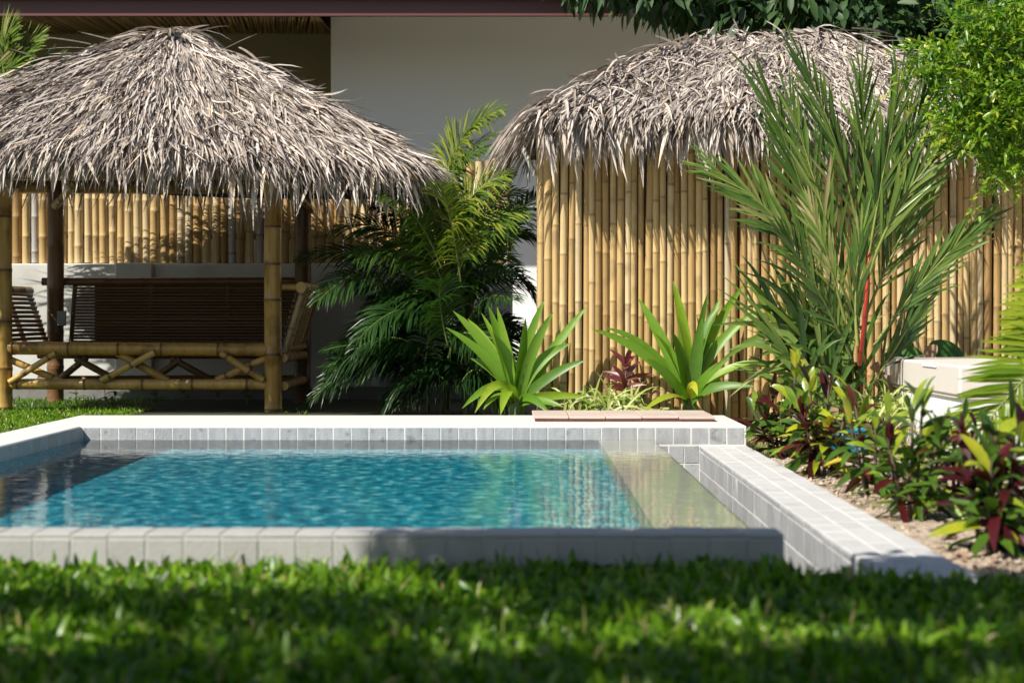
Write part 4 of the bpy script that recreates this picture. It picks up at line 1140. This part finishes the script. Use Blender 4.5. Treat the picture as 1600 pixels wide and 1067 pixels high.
# dark glossy tree behind the hut, its lowest branches in view
dt = thing('glossy_leaved_tree', 'dark glossy leaved tree behind the hut with branches in front of the house fascia', 'tree', (3.3, 15.5, -.08))
limb(dt, 'trunk', bez((3.3, 15.5, -.1), (3.4, 15.4, 1.8), (3.1, 15.4, 3.6), 8), .13, .09)
limb(dt, 'branch', bez((3.15, 15.4, 3.05), (2.6, 15.1, 3.10), px(1170, 28, 15.0), 8), .05, .012)
limb(dt, 'branch', bez((3.2, 15.4, 3.3), (2.0, 15.0, 3.6), px(930, -10, 14.9), 8), .05, .012)
limb(dt, 'branch', bez((3.2, 15.4, 2.9), (3.4, 15.1, 3.0), px(1480, 62, 15.0), 8), .04, .012)
cl = []
for k in range(210):
    x = g.uniform(905, 1640); lo = np.interp(x, [890, 960, 1080, 1150, 1180, 1330, 1400, 1480, 1640], [4, 14, 30, 45, 62, 78, 95, 120, 150])
    y = lo - abs(g.normal(0, 1)) * 55 - 16
    cl.append(px(x, y, g.uniform(14.5, 16.0)))
for k in range(90):
    cl.append(np.array([g.uniform(.8, 5.5), g.uniform(14.4, 17), g.uniform(3.5, 4.9)]))
for k in range(150):   # the denser inside of the crown behind the hut's ridge
    cl.append(np.array([g.uniform(2.1, 6.0), g.uniform(15.2, 16.3), g.uniform(1.6, 3.7)]))
mb = MB(); cloud(mb, np.array(cl), 26, .22, .17, .062, g, (.5, .2), out=.7, hang=.65, prof='ellipse', dr=.35)
mb.build('crown', M['darkleaf'], dt)

# tree behind the viewer: the lawn in the foreground lies in its shade
ft = thing('shade_tree', 'leafy tree behind the viewer whose crown dapples the near lawn', 'tree', (-4.4, .2, -.1))
limb(ft, 'trunk', bez((-4.4, .2, -.2), (-4.3, .3, 1.6), (-3.9, .6, 3.0), 8), .14, .09)
for e in ((-2.2, 1.6, 3.6), (-3.2, 2.0, 3.5), (-1.2, 1.4, 3.8), (-2.6, .4, 3.9), (-.6, .6, 4.0)):
    limb(ft, 'branch', bez((-4.0, .55, 2.7), (-3.4, .9, 3.5), e, 8), .05, .012)
mb = MB()
off = SUN_TO / SUN_TO[2]
def shade_to(X, Y, h): return np.array([X, Y, 0]) + off * h
cl = []
SH = [  # shaded patches on the lawn: x range, y range, clumps
    (-2.6, 2.2, 2.3, 3.86, 230), (-1.5, -.2, 4.45, 4.6, 10), (-.28, .9, 4.85, 5.34, 66), (.1, 1.7, 4.45, 4.90, 60), (-1.4, 1.6, 3.95, 4.45, 18), (1.0, 2.2, 5.05, 5.50, 22)]
for (a, b_, c, d_, n) in SH:
    for k in range(n):
        cl.append(shade_to(g.uniform(a, b_), g.uniform(c, d_), g.uniform(2.6, 3.6)))
for k in range(330):  # extra clumps out of view, added to cut sky light on the lawn
    cl.append(shade_to(g.uniform(-5, 5.5), g.uniform(-1.5, 3.3), g.uniform(2.6, 4.6)))
cloud(mb, np.array(cl), 44, .17, .11, .045, g, (.5, .2), out=.6, prof='ellipse')
mb.build('crown', M['darkleaf'], ft)

hg = thing('added_hedge', 'tall dark foliage added unseen behind the viewer to block low sky', 'added_hedge', (0, -2.6, -.1))  # unseen foliage added to block low sky and deepen the near shade
for x in np.arange(-5, 5.1, 1.0):
    limb(hg, 'stem', [(x, -2.6, -.2), (x + .05, -2.6, 1.0), (x - .05, -2.55, 2.6)], .03, .015)
mb = MB()
cloud(mb, np.stack([g.uniform(-5.5, 5.5, 420), g.uniform(-3.2, -2.0, 420), g.uniform(.0, 3.3, 420)], -1), 30, .26, .13, .06, g, (.5, .2), out=.8, prof='ellipse')
tag(mb.build('foliage', M['darkleaf'], hg), kind='stuff')

# ---------------------------------------------------------------- lawn
g = np.random.default_rng(77)
def lawn(name, label, x0, x1, y0, y1, n, L, w, gz, keep=None, lean=.55, mat='grass', tone=.5):
    X = g.uniform(x0, x1, n); Y = g.uniform(y0, y1, n)
    if keep is not None:
        k = keep(X, Y); X, Y = X[k], Y[k]; n = len(X)
    a = g.uniform(0, 6.28, n)
    el = np.clip(g.normal(1.05, lean * .6, n), .1, 1.5)
    d = np.stack([np.cos(a) * np.cos(el), np.sin(a) * np.cos(el), np.sin(el)], -1)
    z = gz(X, Y)
    hv = .75 + .5 * (.5 + .5 * np.sin(X * 5.3 + 1.3 * np.sin(Y * 4)) * np.sin(Y * 6.1))
    mb = MB().blades(np.stack([X, Y, z], -1), d, L * hv * g.uniform(.5, 1.25, n), w * g.uniform(.6, 1.3, n), g.uniform(.2, .75, n), up=nrm(np.array([0, 0, 1.]) + g.normal(0, .5, (n, 3))), K=4,
                     fold=.25, rnd=np.clip(g.normal(tone, .22, n), 0, 1), prof='lance')
    return tag(mb.build(name, M[mat]), label, None, None, 'stuff')
lawn('lawn_grass', 'broad bladed lawn in the foreground, out of focus', -2.7, 2.6, 2.4, YN0 - .03, 50000, .090, .021, lambda X, Y: -.036 + 0 * X, lambda X, Y: (X < XW + .0) | (Y < YR0 - .03))
lawn('thin_blades', 'thin pale straw blades scattered through the foreground lawn', -2.7, 2.6, 2.6, YN0 - .03, 5000, .12, .006, lambda X, Y: -.033 + 0 * X, lambda X, Y: (X < XW + .0) | (Y < YR0 - .03), lean=.5, tone=.85)
lawn('tall_blades', 'stray taller grass blades along the near pool wall', -1.8, .8, 4.7, 5.15, 130, .17, .012, lambda X, Y: -.075 + 0 * X, lean=.35, tone=.7)
lawn('side_lawn', 'sunlit grass left of the pool', -5.2, XLO - .01, 9.0, 13.9, 26000, .055, .009, lambda X, Y: -.06 + .055 * np.clip((Y - 8.5) / 3, 0, 1), tone=.62)
lawn('gazebo_weeds', 'sparse grass and weeds in the shade under the gazebo', -5.0, -.6, 12.2, 15.6, 9000, .075, .010, lambda X, Y: -.012 + 0 * X, lambda X, Y: (np.sin(X * 3) + np.sin(Y * 4 + X) > .1 + (X + 3.3) * 1.1) & (Y > 11.6), tone=.4)
lawn('bed_weeds', 'tufts of grass at the end of the far coping', XR + .02, 2.0, 10.2, 11.9, 1700, .06, .006, lambda X, Y: -.075 + 0 * X, lambda X, Y: (X < 1.7), tone=.75)

# clods, grit and leaf litter on the bed
n = 5200
X = g.uniform(XR + .03, 3.2, n); Y = g.uniform(4.9, 11.9, n); r = np.abs(g.normal(.006, .004, n)) + .003
oc = np.array([[1, 0, 0], [-1, 0, 0], [0, 1, 0], [0, -1, 0], [0, 0, 1], [0, 0, -1.]])
V = np.stack([X, Y, -.072 + 0 * X], -1)[:, None] + oc[None] * (r[:, None, None] * g.uniform(.6, 1.4, (n, 6, 1))) * np.array([1, 1, .8])
T = np.array([[0, 2, 4], [2, 1, 4], [1, 3, 4], [3, 0, 4], [2, 0, 5], [1, 2, 5], [3, 1, 5], [0, 3, 5]])
mb = MB(); mb.add(V.reshape(-1, 3), (np.arange(n)[:, None, None] * 6 + T[None]).reshape(-1, 3), np.repeat(g.random(n), 6))
tag(mb.build('bed_gravel', M['soil'], smooth=False), 'sandy grit and small clods on the planting bed', None, None, 'stuff')
n = 420
X = g.uniform(XR + .04, 2.6, n); Y = g.uniform(5.0, 11.8, n); a = g.uniform(0, 6.28, n)
mb = MB().blades(np.stack([X, Y, -.066 + 0 * X], -1), np.stack([np.cos(a), np.sin(a), g.uniform(0, .3, n)], -1), g.uniform(.03, .09, n), g.uniform(.01, .03, n), .15, up=nrm(np.array([0, 0, 1.]) + g.normal(0, .3, (n, 3))), K=5, fold=.3, rnd=g.random(n), prof='ellipse')
tag(mb.build('leaf_litter', M['dry']), 'small dry leaf litter strewn over the planting bed', None, None, 'stuff')

# small weeds against the wall plinth
for i, (x, y) in enumerate(((120, 625), (165, 620), (180, 612), (245, 636), (290, 640), (340, 640), (385, 640))):
    b = px(x, 648, 14.9 + .08 * (i % 3)); b[2] = -.02
    wd = thing('weed', ['leafy weed under the left end of the bench', 'taller weed beside the back left post', 'broad leaved weed against the plinth', 'small weed at the middle of the plinth', 'small weed behind the coping edge',
                        'low weed near the right front post', 'low weed beside the right front post'][i], 'plant', tuple(b))
    n = 16 if i < 3 else 9
    hh = .22 if i < 3 else .12
    MB().tube([b, b + np.array([g.normal(0, .02), 0, hh])], .003, 5).build('stem', M['stem_green'], wd)
    a = g.uniform(0, 6.28, n)
    mb = MB().blades(b + np.stack([0 * a, 0 * a, g.uniform(.02, hh, n)], -1), np.stack([np.cos(a), np.sin(a), g.uniform(-.1, .8, n)], -1), .09 if i < 3 else .06, .03, .3, up=(0, -.3, 1), K=5, fold=.2, rnd=g.random(n), prof='ellipse')
    tag(mb.build('leaf_mass', M['broad'], wd), kind='stuff')

# ---------------------------------------------------------------- loose objects
# tiled access cover on the far coping
lid = thing('access_cover', 'pinkish tiled access cover lying on the far pool coping', 'cover', (.6, 11.1, ZC))
x0, x1, y0, y1 = px(832, 0, 10.78)[0], px(1118, 0, 10.78)[0], 10.78, 11.50
MB().box((x0 + .015, y0 + .015, ZC - .001), (x1 - .015, y1 - .015, ZC + .018), .003).build('frame', M['lid_edge'], lid, smooth=False)
nx = 5
tw = (x1 - x0) / nx
tm = MB().box((-tw / 2 + .002, -.178, -.0075), (tw / 2 - .002, .178, .0075), .003).mesh('tile', M['lid_tile'], smooth=False)
for i in range(nx):
    for j in range(2):
        inst('tile', tm, (x0 + tw * (i + .5), y0 + .18 + j * .36, ZC + .026 + RNG.normal(0, .0006)), lid, tuple(RNG.normal(0, .003, 3)))

# white box with a cream lid
wb = thing('pump_box', 'white pump box with an overhanging cream lid beside the bamboo hut', 'box', (3.0, 10.5, -.08))
bx, by0, by1 = 2.335, 9.53, 11.6
MB().box((bx + .03, by0 + .03, -.1), (bx + 1.6, by1 - .03, .30), .012).build('body', M['box_white'], wb, smooth=False)
MB().box((bx, by0, .285), (bx + 1.63, by1, .452), .012).build('lid', M['box_cream'], wb, smooth=False)
MB().box((bx + .012, by0 + .012, .272), (bx + 1.61, by1 - .012, .284), .002).build('lid_rim', M['box_cream'], wb, smooth=False)
mb = MB(); mb.box((bx - .008, by0 + .52, .425), (bx - .0005, by0 + .86, .446), .003)
mb.build('handle', M['box_white'], wb, smooth=False)

# coil of blue hose half hidden by the crotons
pts = []
c = px(1322, 692, 10.2); c[2] = -.06
for k in range(150):
    a = k * .21
    pts.append((c[0] + .11 * math.cos(a) * (1 + .05 * math.sin(k * .7)), c[1] + .10 * math.sin(a), -.06 + .028 * (a / 6.28)))
tag(MB().tube(pts, .014, 7).build('garden_hose', M['blue'], loc=(c[0], c[1], -.07)), 'coil of bright blue hose on the ground behind the crotons', 'hose')
# fallen leaves on the sandy bed and on the near lawn
for i, (x, y, Y) in enumerate(((1500, 840, 0), (1515, 870, 0), (1470, 800, 0))):
    Y = F * (CAM_H + .07) / (y - 497)
    b = px(x, y, Y)
    o = MB().blades([b], (g.normal(), g.normal(), .1), .09, .045, .1, up=(0, 0, 1), K=6, fold=.3, rnd=g.random(), prof='ellipse').build('fallen_leaf', M['dry'], loc=b)
    tag(o, ['dry fallen leaf on the sand nearest the wall end', 'curled brown leaf on the sand at the lawn edge', 'dry leaf on the sand under the green croton'][i], 'leaf')
